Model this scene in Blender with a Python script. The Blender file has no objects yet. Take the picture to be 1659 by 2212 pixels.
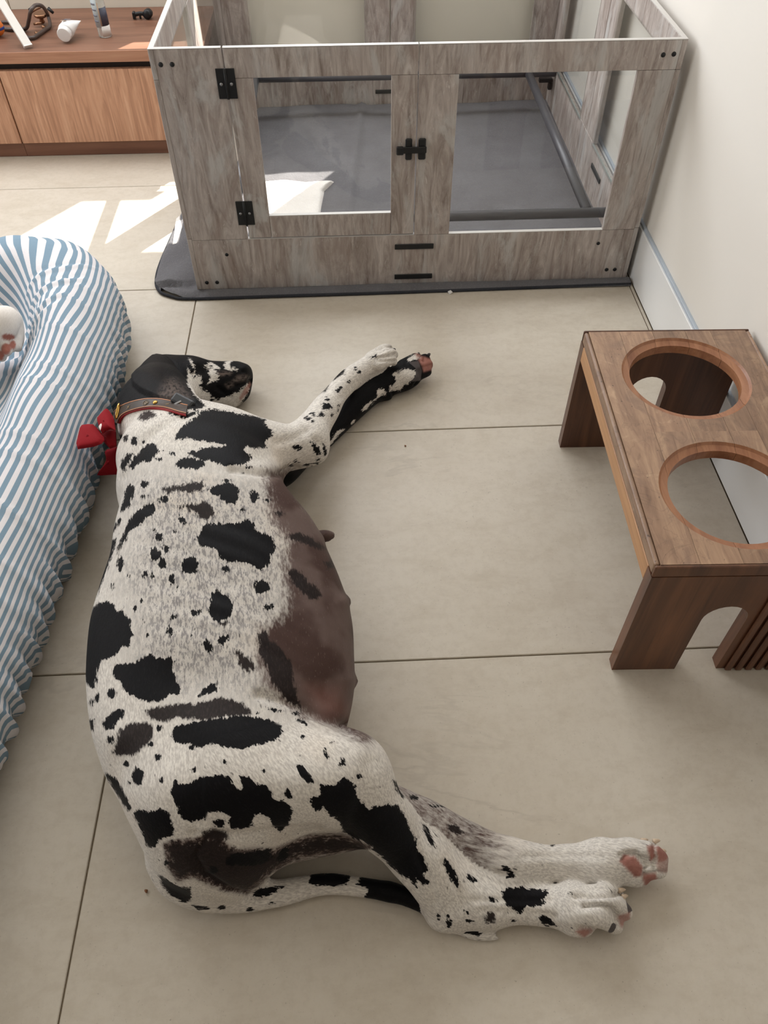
import bpy, bmesh, math, random
import numpy as np
from mathutils import Vector, Matrix
random.seed(7)
SC=bpy.context.scene; COL=SC.collection

# =====================================================================
# CAMERA, WORLD, SUN, WINDOW LIGHT, EXPOSURE
# =====================================================================
CAM_H=1.24; FPX=1693.09; CXP,CYP=829.5,1106.0
def cam_axes():
    pi,ya,ro=math.radians(49.1297),math.radians(-2.5518),math.radians(0.1541)
    cp,sp=math.cos(pi),math.sin(pi)
    f=np.array([0,cp,-sp]);d=np.array([0,-sp,-cp]);r=np.array([1.,0,0])
    cr,sr=math.cos(ro),math.sin(ro); r,d=cr*r+sr*d,-sr*r+cr*d
    cy,sy=math.cos(ya),math.sin(ya); Z=np.array([[cy,-sy,0],[sy,cy,0],[0,0,1]])
    return Z@r,Z@d,Z@f
CR,CD,CF=cam_axes(); CPOS=np.array([0,0,CAM_H])
cam=bpy.data.cameras.new('camera'); camo=bpy.data.objects.new('camera',cam); COL.objects.link(camo)
cam.sensor_fit='VERTICAL'; cam.sensor_height=24.0; cam.lens=FPX*24.0/2212.0; cam.clip_start=.02
M=Matrix([[CR[i],-CD[i],-CF[i],CPOS[i]] for i in range(3)]+[[0,0,0,1]]); camo.matrix_world=M
SC.camera=camo
SC.view_settings.view_transform='Standard'; SC.view_settings.look='None'
SC.view_settings.gamma=1; SC.view_settings.use_curve_mapping=False
SC.view_settings.exposure=0.32

w=bpy.data.worlds.new('sky'); SC.world=w; w.use_nodes=True
bg=w.node_tree.nodes['Background']; bg.inputs[0].default_value=(.95,.97,1,1); bg.inputs[1].default_value=1.0
SUN_DIR=Vector((-.572,-.823,-1)).normalized()
sl=bpy.data.lights.new('sun','SUN'); sl.energy=14; sl.angle=math.radians(.53); sl.color=(1,.95,.86)
so=bpy.data.objects.new('sun',sl); COL.objects.link(so); so.rotation_euler=SUN_DIR.to_track_quat('-Z','Y').to_euler(); so.location=(2,4,4)
def area(name,loc,target,sx,sy,power,color):
    l=bpy.data.lights.new(name,'AREA'); l.shape='RECTANGLE'; l.size=sx; l.size_y=sy; l.energy=power; l.color=color
    o=bpy.data.objects.new(name,l); COL.objects.link(o); o.location=loc
    o.rotation_euler=(Vector(target)-Vector(loc)).to_track_quat('-Z','Y').to_euler(); return o
# daylight entering through the big unseen window above the bench
area('window_daylight',(-.95,3.10,1.50),(-.75,1.0,.35),3.0,1.3,72,(.93,.96,1))
# daylight from the glazed side of the room on the left
area('side_daylight',(-3.3,1.0,1.35),(0,1.0,.5),2.6,1.9,42,(.95,.97,1))

# =====================================================================
# HELPERS
# =====================================================================
def ray(u,v): return (u-CXP)/FPX*CR+(v-CYP)/FPX*CD+CF
def at(u,v,z=0.):
    d=ray(u,v); return CPOS+d*((z-CAM_H)/d[2])
def at_y(u,v,y):
    d=ray(u,v); return CPOS+d*(y/d[1])
def at_x(u,v,x):
    d=ray(u,v); return CPOS+d*(x/d[0])
def depth(p): return float((p-CPOS)@CF)
def chart(P):
    c=P-CPOS; w=c@CF
    return CXP+FPX*(c@CR)/w, CYP+FPX*(c@CD)/w

def link(o,parent=None):
    COL.objects.link(o)
    if parent is not None: o.parent=parent
    return o
def from_bm(name,bm,mat,parent=None,smooth=False):
    me=bpy.data.meshes.new(name); bm.normal_update(); bm.to_mesh(me); bm.free()
    if mat: me.materials.append(mat)
    if smooth:
        for p in me.polygons: p.use_smooth=True
    return link(bpy.data.objects.new(name,me),parent)
def from_py(name,V,F,mat,parent=None,smooth=True):
    me=bpy.data.meshes.new(name); me.from_pydata([tuple(map(float,v)) for v in V],[],[tuple(map(int,f)) for f in F]); me.update()
    if mat: me.materials.append(mat)
    if smooth:
        for p in me.polygons: p.use_smooth=True
    return link(bpy.data.objects.new(name,me),parent)
def empty(name,loc=(0,0,0)):
    o=bpy.data.objects.new(name,None); o.empty_display_size=.05; COL.objects.link(o); o['origin_note']=0; del o['origin_note']; o.location=loc; return o
def tag(o,label=None,cat=None,group=None,kind=None):
    if label: o['label']=label
    if cat: o['category']=cat
    if group: o['group']=group
    if kind: o['kind']=kind
    return o
def bbox_bm(bm,x0,x1,y0,y1,z0,z1,bev=0,seg=1):
    b=bmesh.new(); bmesh.ops.create_cube(b,size=1)
    for v in b.verts: v.co=Vector(((x0+x1)/2+v.co.x*(x1-x0),(y0+y1)/2+v.co.y*(y1-y0),(z0+z1)/2+v.co.z*(z1-z0)))
    if bev: bmesh.ops.bevel(b,geom=b.edges[:],offset=bev,segments=seg,profile=.5,affect='EDGES')
    me=bpy.data.meshes.new('t'); b.to_mesh(me); b.free(); bm.from_mesh(me); bpy.data.meshes.remove(me)
def box(name,x0,x1,y0,y1,z0,z1,mat,parent=None,bev=.0015,seg=1):
    bm=bmesh.new(); bbox_bm(bm,x0,x1,y0,y1,z0,z1,bev,seg); return from_bm(name,bm,mat,parent)
def tube_mesh(pts,rad,seg=12,cap=True,flat=1.0,up=None):
    pts=[Vector(p) for p in pts]; n=len(pts); rad=[rad]*n if not hasattr(rad,'__len__') else rad
    V=[];F=[]; prev=None
    for i,p in enumerate(pts):
        t=(pts[min(i+1,n-1)]-pts[max(i-1,0)]).normalized()
        if prev is None:
            a=Vector(up) if up else (Vector((0,0,1)) if abs(t.z)<.9 else Vector((1,0,0)))
        else: a=prev
        a=(a-t*a.dot(t)).normalized(); b=t.cross(a); prev=a
        for k in range(seg):
            an=2*math.pi*k/seg; V.append(p+(a*math.cos(an)*flat+b*math.sin(an))*rad[i])
    for i in range(n-1):
        for k in range(seg):
            F.append((i*seg+k,i*seg+(k+1)%seg,(i+1)*seg+(k+1)%seg,(i+1)*seg+k))
    if cap:
        F.append(tuple(range(seg-1,-1,-1))); F.append(tuple((n-1)*seg+k for k in range(seg)))
    return V,F
def tube(name,pts,rad,mat,parent=None,seg=12,**kw):
    V,F=tube_mesh(pts,rad,seg,**kw); return from_py(name,V,F,mat,parent)
def spline(P,n=8):
    P=[Vector(p) for p in P]; out=[]
    for i in range(len(P)-1):
        p0=P[max(i-1,0)];p1=P[i];p2=P[i+1];p3=P[min(i+2,len(P)-1)]
        for k in range(n):
            t=k/n; out.append(.5*(2*p1+(p2-p0)*t+(2*p0-5*p1+4*p2-p3)*t*t+(3*p1-p0-3*p2+p3)*t**3))
    out.append(P[-1]); return out
def lathe(name,prof,mat,parent=None,seg=24,M=None):
    V=[];F=[];n=len(prof)
    for r,z in prof:
        for k in range(seg):
            a=2*math.pi*k/seg; v=Vector((r*math.cos(a),r*math.sin(a),z)); V.append(M@v if M else v)
    for i in range(n-1):
        for k in range(seg): F.append((i*seg+k,i*seg+(k+1)%seg,(i+1)*seg+(k+1)%seg,(i+1)*seg+k))
    F.append(tuple(range(seg-1,-1,-1))); F.append(tuple((n-1)*seg+k for k in range(seg)))
    o=from_py(name,V,F,mat,parent)
    for q in o.data.polygons[-2:]: q.use_smooth=False
    return o
def frame_z(p,zdir):
    z=Vector(zdir).normalized(); x=Vector((1,0,0)) if abs(z.x)<.9 else Vector((0,1,0)); y=z.cross(x).normalized(); x=y.cross(z)
    return Matrix([[x.x,y.x,z.x,p[0]],[x.y,y.y,z.y,p[1]],[x.z,y.z,z.z,p[2]],[0,0,0,1]])

# ---- node helpers
def s2l(c): return tuple(((x/255)/12.92 if x/255<=.04045 else ((x/255+.055)/1.055)**2.4) for x in c)+(1,)
class NT:
    def __init__(s,name):
        s.m=bpy.data.materials.new(name); s.m.use_nodes=True; s.t=s.m.node_tree; s.b=s.t.nodes['Principled BSDF']; s.out=s.t.nodes['Material Output']
    def n(s,typ,**kw):
        o=s.t.nodes.new(typ)
        for k,v in kw.items():
            if k.startswith('_'): setattr(o,k[1:],v)
            else:
                key=int(k[1:]) if k[0]=='i' and k[1:].isdigit() else k.replace('__',' ')
                if hasattr(v,'is_output'): s.t.links.new(v,o.inputs[key])
                else: o.inputs[key].default_value=v
        return o
    def l(s,a,b): s.t.links.new(a,b)
    def math(s,op,a,b=0.,c=None):
        o=s.n('ShaderNodeMath',_operation=op)
        for i,x in enumerate((a,b,c)):
            if x is None: continue
            if hasattr(x,'is_output'): s.l(x,o.inputs[i])
            else: o.inputs[i].default_value=x
        return o.outputs[0]
    def mix(s,f,a,b,blend='MIX'):
        o=s.n('ShaderNodeMix',_data_type='RGBA',_blend_type=blend)
        for i,x in ((0,f),(6,a),(7,b)):
            if hasattr(x,'is_output'): s.l(x,o.inputs[i])
            else: o.inputs[i].default_value=x
        return o.outputs[2]
    def ramp(s,f,stops):
        o=s.n('ShaderNodeValToRGB'); s.l(f,o.inputs[0]); e=o.color_ramp.elements
        while len(e)<len(stops): e.new(.5)
        for q,(p,c) in zip(e,stops): q.position=p; q.color=c if len(c)==4 else tuple(c)+(1,)
        return o.outputs[0]
    def step(s,x,a,b):
        o=s.n('ShaderNodeMapRange',_interpolation_type='SMOOTHSTEP'); s.l(x,o.inputs[0]); o.inputs[1].default_value=a;o.inputs[2].default_value=b
        return o.outputs[0]
    def noise(s,vec,scale,detail=4,rough=.55,dist=0.):
        o=s.n('ShaderNodeTexNoise'); s.l(vec,o.inputs['Vector']); o.inputs['Scale'].default_value=scale;o.inputs['Detail'].default_value=detail;o.inputs['Roughness'].default_value=rough;o.inputs['Distortion'].default_value=dist
        return o.outputs[0]
    def mapping(s,vec,scale=(1,1,1),loc=(0,0,0),rot=(0,0,0)):
        o=s.n('ShaderNodeMapping'); s.l(vec,o.inputs[0]); o.inputs['Scale'].default_value=scale;o.inputs['Location'].default_value=loc;o.inputs['Rotation'].default_value=rot
        return o.outputs[0]
    def pos(s): return s.n('ShaderNodeNewGeometry').outputs['Position']
    def bump(s,h,strength=.3,dist=.002):
        o=s.n('ShaderNodeBump'); s.l(h,o.inputs['Height']); o.inputs['Strength'].default_value=strength;o.inputs['Distance'].default_value=dist
        s.l(o.outputs[0],s.b.inputs['Normal'])
    def color(s,c):
        if hasattr(c,'is_output'): s.l(c,s.b.inputs['Base Color'])
        else: s.b.inputs['Base Color'].default_value=c
    def set(s,rough=.5,metal=0.,spec=.5):
        s.b.inputs['Roughness'].default_value=rough;s.b.inputs['Metallic'].default_value=metal;s.b.inputs['Specular IOR Level'].default_value=spec; return s.m
def plain(name,rgb,rough=.5,metal=0.,spec=.5,vary=.06,scale=40,bump=0.):
    t=NT(name); c=s2l(rgb)
    f=t.noise(t.pos(),scale,3)
    a=tuple(x*(1-vary) for x in c[:3])+(1,); b=tuple(min(1,x*(1+vary)) for x in c[:3])+(1,)
    t.color(t.mix(f,a,b))
    if bump: t.bump(f,bump,.001)
    return t.set(rough,metal,spec)

# =====================================================================
# MATERIALS
# =====================================================================
def mat_tile():
    t=NT('porcelain_tile'); p=t.pos(); oi=t.n('ShaderNodeObjectInfo')
    off=t.n('ShaderNodeVectorMath',_operation='SCALE'); cb=t.n('ShaderNodeCombineXYZ'); t.l(oi.outputs['Random'],cb.inputs[2]); t.l(cb.outputs[0],off.inputs[0]); off.inputs['Scale'].default_value=9
    add=t.n('ShaderNodeVectorMath',_operation='ADD'); t.l(p,add.inputs[0]); t.l(off.outputs[0],add.inputs[1]); v=add.outputs[0]
    cloud=t.noise(v,2.2,5,.6,.6); vein=t.noise(t.mapping(v,(.8,2.2,1)),1.6,6,.6,.5)
    ridge=t.math('ABSOLUTE',t.math('SUBTRACT',vein,.5))
    vm=t.math('MULTIPLY',t.math('MULTIPLY',t.step(ridge,.016,.0),t.step(cloud,.5,.62)),.3)
    fine=t.noise(v,70,4,.65); speck=t.noise(v,260,2,.5)
    c=t.mix(cloud,s2l((209,201,188)),s2l((193,182,166)))
    c=t.mix(t.math('MULTIPLY',t.step(t.noise(t.mapping(v,(1,2.2,1)),9,6,.7,.4),.42,.7),.4),c,s2l((180,168,150))); c=t.mix(t.math('MULTIPLY',t.step(fine,.4,.72),.25),c,s2l((176,164,147)))
    c=t.mix(vm,c,s2l((160,150,136)))
    c=t.mix(t.math('MULTIPLY',t.step(speck,.66,.8),.4),c,s2l((134,124,110)))
    c=t.mix(t.math('MULTIPLY',t.math('MULTIPLY',t.step(t.noise(v,130,3,.7),.66,.72),t.step(t.noise(v,3.1,3),.45,.65)),.4),c,s2l((128,116,100)))
    t.color(c); t.bump(fine,.08,.0006)
    r=t.math('ADD',t.math('MULTIPLY',cloud,.15),.34); t.l(r,t.b.inputs['Roughness'])
    t.b.inputs['Specular IOR Level'].default_value=.45
    return t.m
TILE=mat_tile()
GROUT=plain('grout',(118,104,84),.9,vary=.2,scale=60)
def mat_wall():
    t=NT('painted_plaster'); p=t.pos(); c=t.mix(t.noise(p,1.4,3),s2l((236,232,225)),s2l((231,225,216)))
    scuff=t.noise(t.mapping(p,(60,30,60)),1,3,.7); c=t.mix(t.math('MULTIPLY',t.step(scuff,.80,.84),.45),c,s2l((190,180,168)))
    t.color(c); t.bump(t.noise(p,120,3),.05,.0006); return t.set(.6)
WALL=mat_wall()
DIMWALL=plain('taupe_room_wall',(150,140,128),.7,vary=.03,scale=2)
SKIRT=plain('skirting_paint',(236,236,235),.35,vary=.015,scale=6)
SKIRTEDGE=plain('skirting_cap_paint',(176,186,198),.4,vary=.04,scale=10)
PANELWALL=plain('white_wall_panel',(236,230,216),.5,vary=.02,scale=4)
def mat_laminate(name,axis,tone=1.0):
    """weathered grey board; grain runs along the given axis"""
    t=NT(name); tc=t.n('ShaderNodeTexCoord'); p=tc.outputs['Object']
    oi=t.n('ShaderNodeObjectInfo')
    def sc(a,b): q=[a,a,a]; q[axis]=b; return tuple(q)
    cb=t.n('ShaderNodeCombineXYZ'); r=t.math('MULTIPLY',oi.outputs['Random'],13.); [t.l(r,cb.inputs[i]) for i in range(3)]
    ad=t.n('ShaderNodeVectorMath',_operation='ADD'); t.l(p,ad.inputs[0]); t.l(cb.outputs[0],ad.inputs[1]); v=ad.outputs[0]
    a=t.noise(t.mapping(v,sc(36,6)),1,7,.68,1.6); b=t.noise(t.mapping(v,sc(10,3)),1,5,.65,1.8); c_=t.noise(t.mapping(v,sc(150,16)),1,5,.72,1.0); d=t.noise(t.mapping(v,sc(130,34)),1,5,.75,1.2)
    k=lambda q:s2l(tuple(x*tone for x in q))
    c=t.ramp(a,[(.30,k((118,106,99))),(.46,k((151,141,135))),(.58,k((168,159,153))),(.74,k((192,186,181)))])
    c=t.mix(t.math('MULTIPLY',t.step(b,.52,.66),.6),c,k((180,180,178)))
    c=t.mix(t.math('MULTIPLY',t.step(b,.47,.34),.55),c,k((136,121,113)))
    c=t.mix(t.math('MULTIPLY',t.step(c_,.58,.76),.5),c,k((104,92,85)))
    c=t.mix(t.math('MULTIPLY',t.step(d,.60,.72),.55),c,k((208,205,200)))
    t.color(c); t.bump(d,.12,.0006); return t.set(.5,spec=.4)
LAM_V=mat_laminate('weathered_board_upright_grain',2,1.09)
EDGE=plain('board_edge_band',(196,192,187),.45,vary=.05,scale=80)
def mat_acrylic():
    t=NT('clear_acrylic'); nt=t.t; tr=t.n('ShaderNodeBsdfTransparent'); tr.inputs[0].default_value=(.988,.99,.985,1)
    gl=t.n('ShaderNodeBsdfGlossy'); gl.inputs['Roughness'].default_value=.03
    g=t.n('ShaderNodeNewGeometry'); dt=t.n('ShaderNodeVectorMath',_operation='DOT_PRODUCT'); t.l(g.outputs['Normal'],dt.inputs[0]); t.l(g.outputs['Incoming'],dt.inputs[1])
    sch=t.math('ADD',t.math('MULTIPLY',t.math('POWER',t.math('SUBTRACT',1.,t.math('ABSOLUTE',dt.outputs['Value'])),5.),.9),.03)
    mx=t.n('ShaderNodeMixShader'); t.l(sch,mx.inputs[0]); t.l(tr.outputs[0],mx.inputs[1]); t.l(gl.outputs[0],mx.inputs[2])
    t.l(mx.outputs[0],t.out.inputs[0]); return t.m
ACRYLIC=mat_acrylic()
PANE_EDGE=plain('acrylic_edge',(168,176,172),.3,vary=.05)
BLACKMETAL=plain('black_metal',(24,25,27),.45,spec=.4)
SCREWMETAL=plain('steel_screw',(150,150,152),.35,metal=.8)
RAILMAT=plain('dark_grey_rail',(74,74,79),.38,vary=.08,scale=30)
def mat_fleece(name,a,b):
    t=NT(name); p=t.pos(); n=t.noise(p,260,3,.7); m=t.noise(p,12,4,.6)
    c=t.mix(m,s2l(a),s2l(b)); c=t.mix(t.math('MULTIPLY',t.step(n,.5,.75),.35),c,tuple(min(1,x*1.7) for x in s2l(b)[:3])+(1,))
    t.color(c); t.bump(t.math('ADD',t.math('MULTIPLY',n,.6),t.noise(p,55,4,.7)),.7,.005); t.set(1.,spec=.05); t.b.inputs['Sheen Weight'].default_value=.08; t.b.inputs['Sheen Roughness'].default_value=.5; return t.m
FLEECE=mat_fleece('grey_fleece',(92,90,92),(114,113,116))
FLEECEEDGE=mat_fleece('dark_fleece_hem',(48,49,54),(60,61,66))
SHERPA=mat_fleece('white_sherpa',(226,221,216),(240,236,231))
def mat_wood(name,cols,axis,fine=1.0,rough=.45,planks=True,spec=.4,rings=1.0):
    t=NT(name); tc=t.n('ShaderNodeTexCoord'); p=tc.outputs['Object']; oi=t.n('ShaderNodeObjectInfo')
    cb=t.n('ShaderNodeCombineXYZ'); r=t.math('MULTIPLY',oi.outputs['Random'],11.); [t.l(r,cb.inputs[i]) for i in range(3)]
    ad=t.n('ShaderNodeVectorMath',_operation='ADD'); t.l(p,ad.inputs[0]); t.l(cb.outputs[0],ad.inputs[1]); v=ad.outputs[0]
    s1=[26*rings]*3; s1[axis]=1.6*rings; s2=[240*fine]*3; s2[axis]=6*fine
    a=t.noise(t.mapping(v,tuple(s1)),1,5,.6,1.2); b=t.noise(t.mapping(v,tuple(s2)),1,4,.65)
    c=t.ramp(a,[(.25,s2l(cols[0])),(.5,s2l(cols[1])),(.75,s2l(cols[2]))])
    c=t.mix(t.math('MULTIPLY',t.step(b,.5,.72),.5),c,s2l(cols[0]))
    hs=t.n('ShaderNodeHueSaturation'); t.l(c,hs.inputs['Color']); t.l(t.math('ADD',t.math('MULTIPLY',oi.outputs['Random'],.45),.78),hs.inputs['Value'])
    t.color(hs.outputs[0] if planks else c); t.bump(b,.08,.0005); return t.set(rough,spec=spec)
OAK=mat_wood('oak_cabinet_door',[(156,112,86),(202,154,124),(220,176,146)],2,.7,.5,False,rings=2.4)
OAKTOP=mat_wood('walnut_bench_top',[(92,62,48),(120,84,66),(138,100,80)],0,1.0,.42,False)
OAKEDGE=mat_wood('bench_front_edge',[(150,104,80),(178,130,104),(190,146,118)],0,1.0,.5,False)
PLINTH=mat_wood('bench_plinth_wood',[(104,70,54),(122,84,66),(132,94,74)],0,1.0,.5,False)
SHADOWGAP=plain('shadow_gap_board',(40,28,22),.7)
def mat_acacia():
    t=NT('worn_acacia_plank'); tc=t.n('ShaderNodeTexCoord'); p=tc.outputs['Object']; oi=t.n('ShaderNodeObjectInfo')
    cb=t.n('ShaderNodeCombineXYZ'); r=t.math('MULTIPLY',oi.outputs['Random'],11.); [t.l(r,cb.inputs[i]) for i in range(3)]
    ad=t.n('ShaderNodeVectorMath',_operation='ADD'); t.l(p,ad.inputs[0]); t.l(cb.outputs[0],ad.inputs[1]); v=ad.outputs[0]
    a=t.noise(t.mapping(v,(38,5,38)),1,6,.65,1.4); b=t.noise(t.mapping(v,(260,14,260)),1,4,.7); bl=t.noise(v,16,5,.62,1.0); wv=t.noise(v,5,3,.6,2.)
    c=t.ramp(a,[(.25,s2l((112,78,54))),(.5,s2l((150,112,80))),(.75,s2l((176,138,100)))])
    c=t.mix(t.math('MULTIPLY',t.step(bl,.5,.68),.6),c,s2l((122,92,72))); c=t.mix(t.math('MULTIPLY',t.step(bl,.42,.3),.5),c,s2l((186,150,112)))
    c=t.mix(t.math('MULTIPLY',t.step(t.math('ABSOLUTE',t.math('SUBTRACT',wv,.5)),.01,.0),.22),c,s2l((78,56,42)))
    c=t.mix(t.math('MULTIPLY',t.step(b,.55,.75),.45),c,s2l((92,64,46))); c=t.mix(t.math('MULTIPLY',t.step(t.noise(v,120,2),.7,.76),.7),c,s2l((70,48,36)))
    hs=t.n('ShaderNodeHueSaturation'); t.l(c,hs.inputs['Color']); t.l(t.math('ADD',t.math('MULTIPLY',oi.outputs['Random'],.35),.84),hs.inputs['Value']); hs.inputs['Saturation'].default_value=.84
    t.color(hs.outputs[0]); t.bump(b,.1,.0005); t.l(t.math('ADD',t.math('MULTIPLY',bl,.3),.26),t.b.inputs['Roughness']); t.b.inputs['Specular IOR Level'].default_value=.5; return t.m
ACACIA=mat_acacia()
ACACIASIDE=mat_wood('lit_acacia_apron',[(150,104,66),(180,132,88),(196,148,104)],1,.8,.4,True,.5)  # lighter copy of the acacia: light on the long sides is in the colour
ACACIASHADE=mat_wood('shaded_acacia_leg',[(66,40,28),(98,62,42),(124,82,56)],2,.8,.36,True,.5)  # darker copy of the acacia: shade on the end faces is in the colour
RIM=mat_wood('red_acacia_rim',[(124,76,50),(152,102,70),(172,122,88)],1,.8,.4,False,.5)
# =====================================================================
# ROOM
# =====================================================================
XW=.780; YB=3.155
flo=box('floor',-3.4,XW+.1,-2.6,YB+.1,-.06,-.0030,GROUT,bev=0); tag(flo,'beige porcelain tiled floor','floor',kind='structure')
tile_cache={}
def add_tile(x0,x1,y0,y1):
    g=.0013; key=(round(x1-x0,4),round(y1-y0,4))
    if key not in tile_cache:
        bm=bmesh.new(); wx,wy=key[0]/2-g,key[1]/2-g; bbox_bm(bm,-wx,wx,-wy,wy,-.012,0,.0012)
        me=bpy.data.meshes.new('tile'); bm.to_mesh(me); bm.free(); me.materials.append(TILE); tile_cache[key]=me
    o=link(bpy.data.objects.new('tile',tile_cache[key]),flo); o.location=((x0+x1)/2,(y0+y1)/2,0)
rows=[(-2.282+.6*i,-2.282+.6*(i+1)) for i in range(9)]
for i,(y0,y1) in enumerate(rows):
    y1=min(y1,YB); off=-.43 if i%2==0 else -.25
    xs=[off+1.2*k for k in range(-3,3)]
    for a,b in zip(xs[:-1],xs[1:]):
        a2,b2=max(a,-3.3),min(b,XW)
        if b2-a2>.004: add_tile(a2,b2,y0,y1)
wr=box('wall_right',XW+.012,XW+.15,-2.6,YB+.1,0,2.6,WALL,bev=0); tag(wr,'off-white painted wall on the right','wall',kind='structure')
bb=box('baseboard_right',XW,XW+.012,-2.6,YB,.0005,.143,SKIRT,bev=.001); tag(bb,'white baseboard along the right wall','baseboard',kind='structure')
box('cap_strip',XW+.004,XW+.0119,-2.6,YB,.1432,.1505,SKIRTEDGE,bb,.0008)
# back wall with a wide window opening above the picture
WX0,WX1,WZ0,WZ1=-2.5,.62,.70,2.2
bm=bmesh.new()
for a in ((-3.4,XW+.15,0,WZ0),(-3.4,WX0,WZ0,WZ1),(WX1,XW+.15,WZ0,WZ1),(-3.4,XW+.15,WZ1,2.6)): bbox_bm(bm,a[0],a[1],YB+.001,YB+.10,a[2],a[3])
wb=from_bm('wall_back',bm,PANELWALL); tag(wb,'white panelled wall behind the bench and crate','wall',kind='structure')
for x0,x1 in ((-3.4,-1.152),(-1.148,.779)): box('panel',x0,x1,YB-.004,YB+.001,0,.70,PANELWALL,wb,.001)
win=empty('window_1',(-.9,YB+.05,WZ0)); tag(win,'wide window with added sun-blocking panels above the bench','window',kind='structure')
inv=Matrix.Translation((.9,-YB-.05,-WZ0))
def wbox(name,*a):
    x0,x1,y0,y1,z0,z1=a[:6]; o=box(name,x0+.9,x1+.9,y0-YB-.05,y1-YB-.05,z0-WZ0,z1-WZ0,a[6],win,0); return o
for a in ((WX0,WX1,WZ0-.0,WZ0+.02),(WX0,WX1,WZ1-.04,WZ1),(WX0,WX0+.04,WZ0,WZ1),(WX1-.04,WX1,WZ0,WZ1)): wbox('window_frame',a[0],a[1],YB+.05,YB+.09,a[2],a[3],SKIRT)
# unseen panels added to block the sun; their gaps shape its floor patches
def op(x,y):  # floor point -> point of the blocker plane the sun passes
    t=(YB+.02-y)/.823; return x+.572*t,t
xl,zs=op(-.854,2.423); xm,_=op(-.635,2.423); xr,zt=op(-.052,2.545); zt2=op(0,2.113)[1]; zl=zt-.002
BL=[(WX0,xl,WZ0,WZ1),(xl,xm,.845,zs),(xr,WX1,WZ0,WZ1),(xl,xr,zt2,WZ1),(xl,xm-.30,WZ0,zs),(xm-.27,xr,WZ0,zl if False else .775),]
BL=[(WX0,-.42,WZ0,WZ1),(-.42,xl,.845,WZ1),(xl,xm,.845,zs),(xr,WX1,WZ0,WZ1),(xl,xr,zt2,WZ1),(-.42,xr,WZ0,.772)]
for a in BL: wbox('sun_blocker',a[0],a[1],YB+.02,YB+.024,a[2],a[3],SKIRT)

wl=box('wall_left',-3.5,-3.4,-2.7,YB+.1,0,2.6,DIMWALL,bev=0); tag(wl,'painted wall on the far left','wall',kind='structure')
wf=box('wall_front',-3.4,XW+.15,-2.7,-2.6,0,2.6,DIMWALL,bev=0); tag(wf,'painted wall behind the viewer','wall',kind='structure')
ce=box('ceiling',-3.5,XW+.15,-2.7,YB+.1,2.6,2.7,PANELWALL,bev=0); tag(ce,'white ceiling','ceiling',kind='structure')
# =====================================================================
# CRATE
# =====================================================================
CX0,CX1,CY0,CY1,CH=-.430,.767,1.905,3.105,.607
TH=.012
crate=empty('puppy_crate',((CX0+CX1)/2,(CY0+CY1)/2,0)); tag(crate,'large square puppy pen of weathered grey boards with clear panes','pet crate')
CO=Vector(crate.location)
def cbox(name,x0,x1,y0,y1,z0,z1,mat=LAM_V,parent=None,bev=.0012):
    c=Vector(((x0+x1)/2,(y0+y1)/2,(z0+z1)/2)); o=box(name,x0-c.x,x1-c.x,y0-c.y,y1-c.y,z0-c.z,z1-c.z,mat,parent if parent else crate,bev)
    pl=CO if parent is None else CO+Vector(parent.location); o.location=c-pl; return o
ZB=.004
def capped(o,axis_top=True): return o
y0,y1=CY0,CY0+TH
# front fixed boards
cbox('corner_post',CX0+TH,-.2712,y0,y1,.1515,CH)
cbox('base_board',CX0+TH,CX1-TH,y0,y1,ZB,.151)
cbox('stile',.1665,.2585,y0,y1,.1515,.5445); cbox('stile',.669,CX1-TH,y0,y1,.1515,.5445)
cbox('top_rail',.1665,CX1-TH,y0,y1,.545,CH)
for x0,x1 in ((CX0+TH,-.2712),(.1665,CX1-TH)): cbox('edge_band',x0,x1,y0,y1,CH+.0001,CH+.0016,EDGE,bev=0)
def pane(x0,x1,y0,y1,z0,z1,parent=None,ax='y'):
    p=cbox('pane',x0,x1,y0,y1,z0,z1,ACRYLIC,parent,0); return p
pane(.252,.675,y1+.0002,y1+.0032,.146,.551)
cbox('edge_band',-.2712,.1665,y0,y1,.1511,.1526,EDGE,bev=0)
cbox('sill_edge',.2585,.669,y0+.0005,y1-.0005,.1512,.1527,EDGE,bev=0)
# door
door=cbox('door',-.267,.1645,y0,y1,.5455,CH)           # top rail of the door carries the rest
door['label']='hinged door with a clear pane and black latch'
cbox('door_stile',-.267,-.2085,y0,y1,.1555,.545,LAM_V,door); cbox('door_stile',.1045,.1645,y0,y1,.1555,.545,LAM_V,door)
cbox('door_bottom_rail',-.2080,.1040,y0,y1,.1555,.2135,LAM_V,door)
cbox('edge_band',-.267,.1645,y0,y1,CH+.0001,CH+.0016,EDGE,door,0)
cbox('edge_band',-.2085,.1045,y0+.0005,y1-.0005,.2137,.2155,EDGE,door,0)
pane(-.214,.110,y1+.0002,y1+.0032,.208,.551,door)
for z in (.535,.225):
    for s in (-1,1): cbox('hinge_leaf',-.268+(s-1)*.0108+.0004,-.268+(s-1)*.0108+.021,y0-.003,y0-.0002,z-.032,z+.032,BLACKMETAL,door,.0008)
    h=tube('hinge_pin',[(0,0,-.032),(0,0,.032)],.0034,BLACKMETAL,door,10); h.location=Vector((-.2685,y0-.003,z))-CO-Vector(door.location)
    for s in (-1,1):
        q=tube('hinge_screw',[(0,.0,0),(0,-.002,0)],.0035,SCREWMETAL,door,10); q.location=Vector((-.2685+s*.0115,y0-.003,z))-CO-Vector(door.location)
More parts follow.
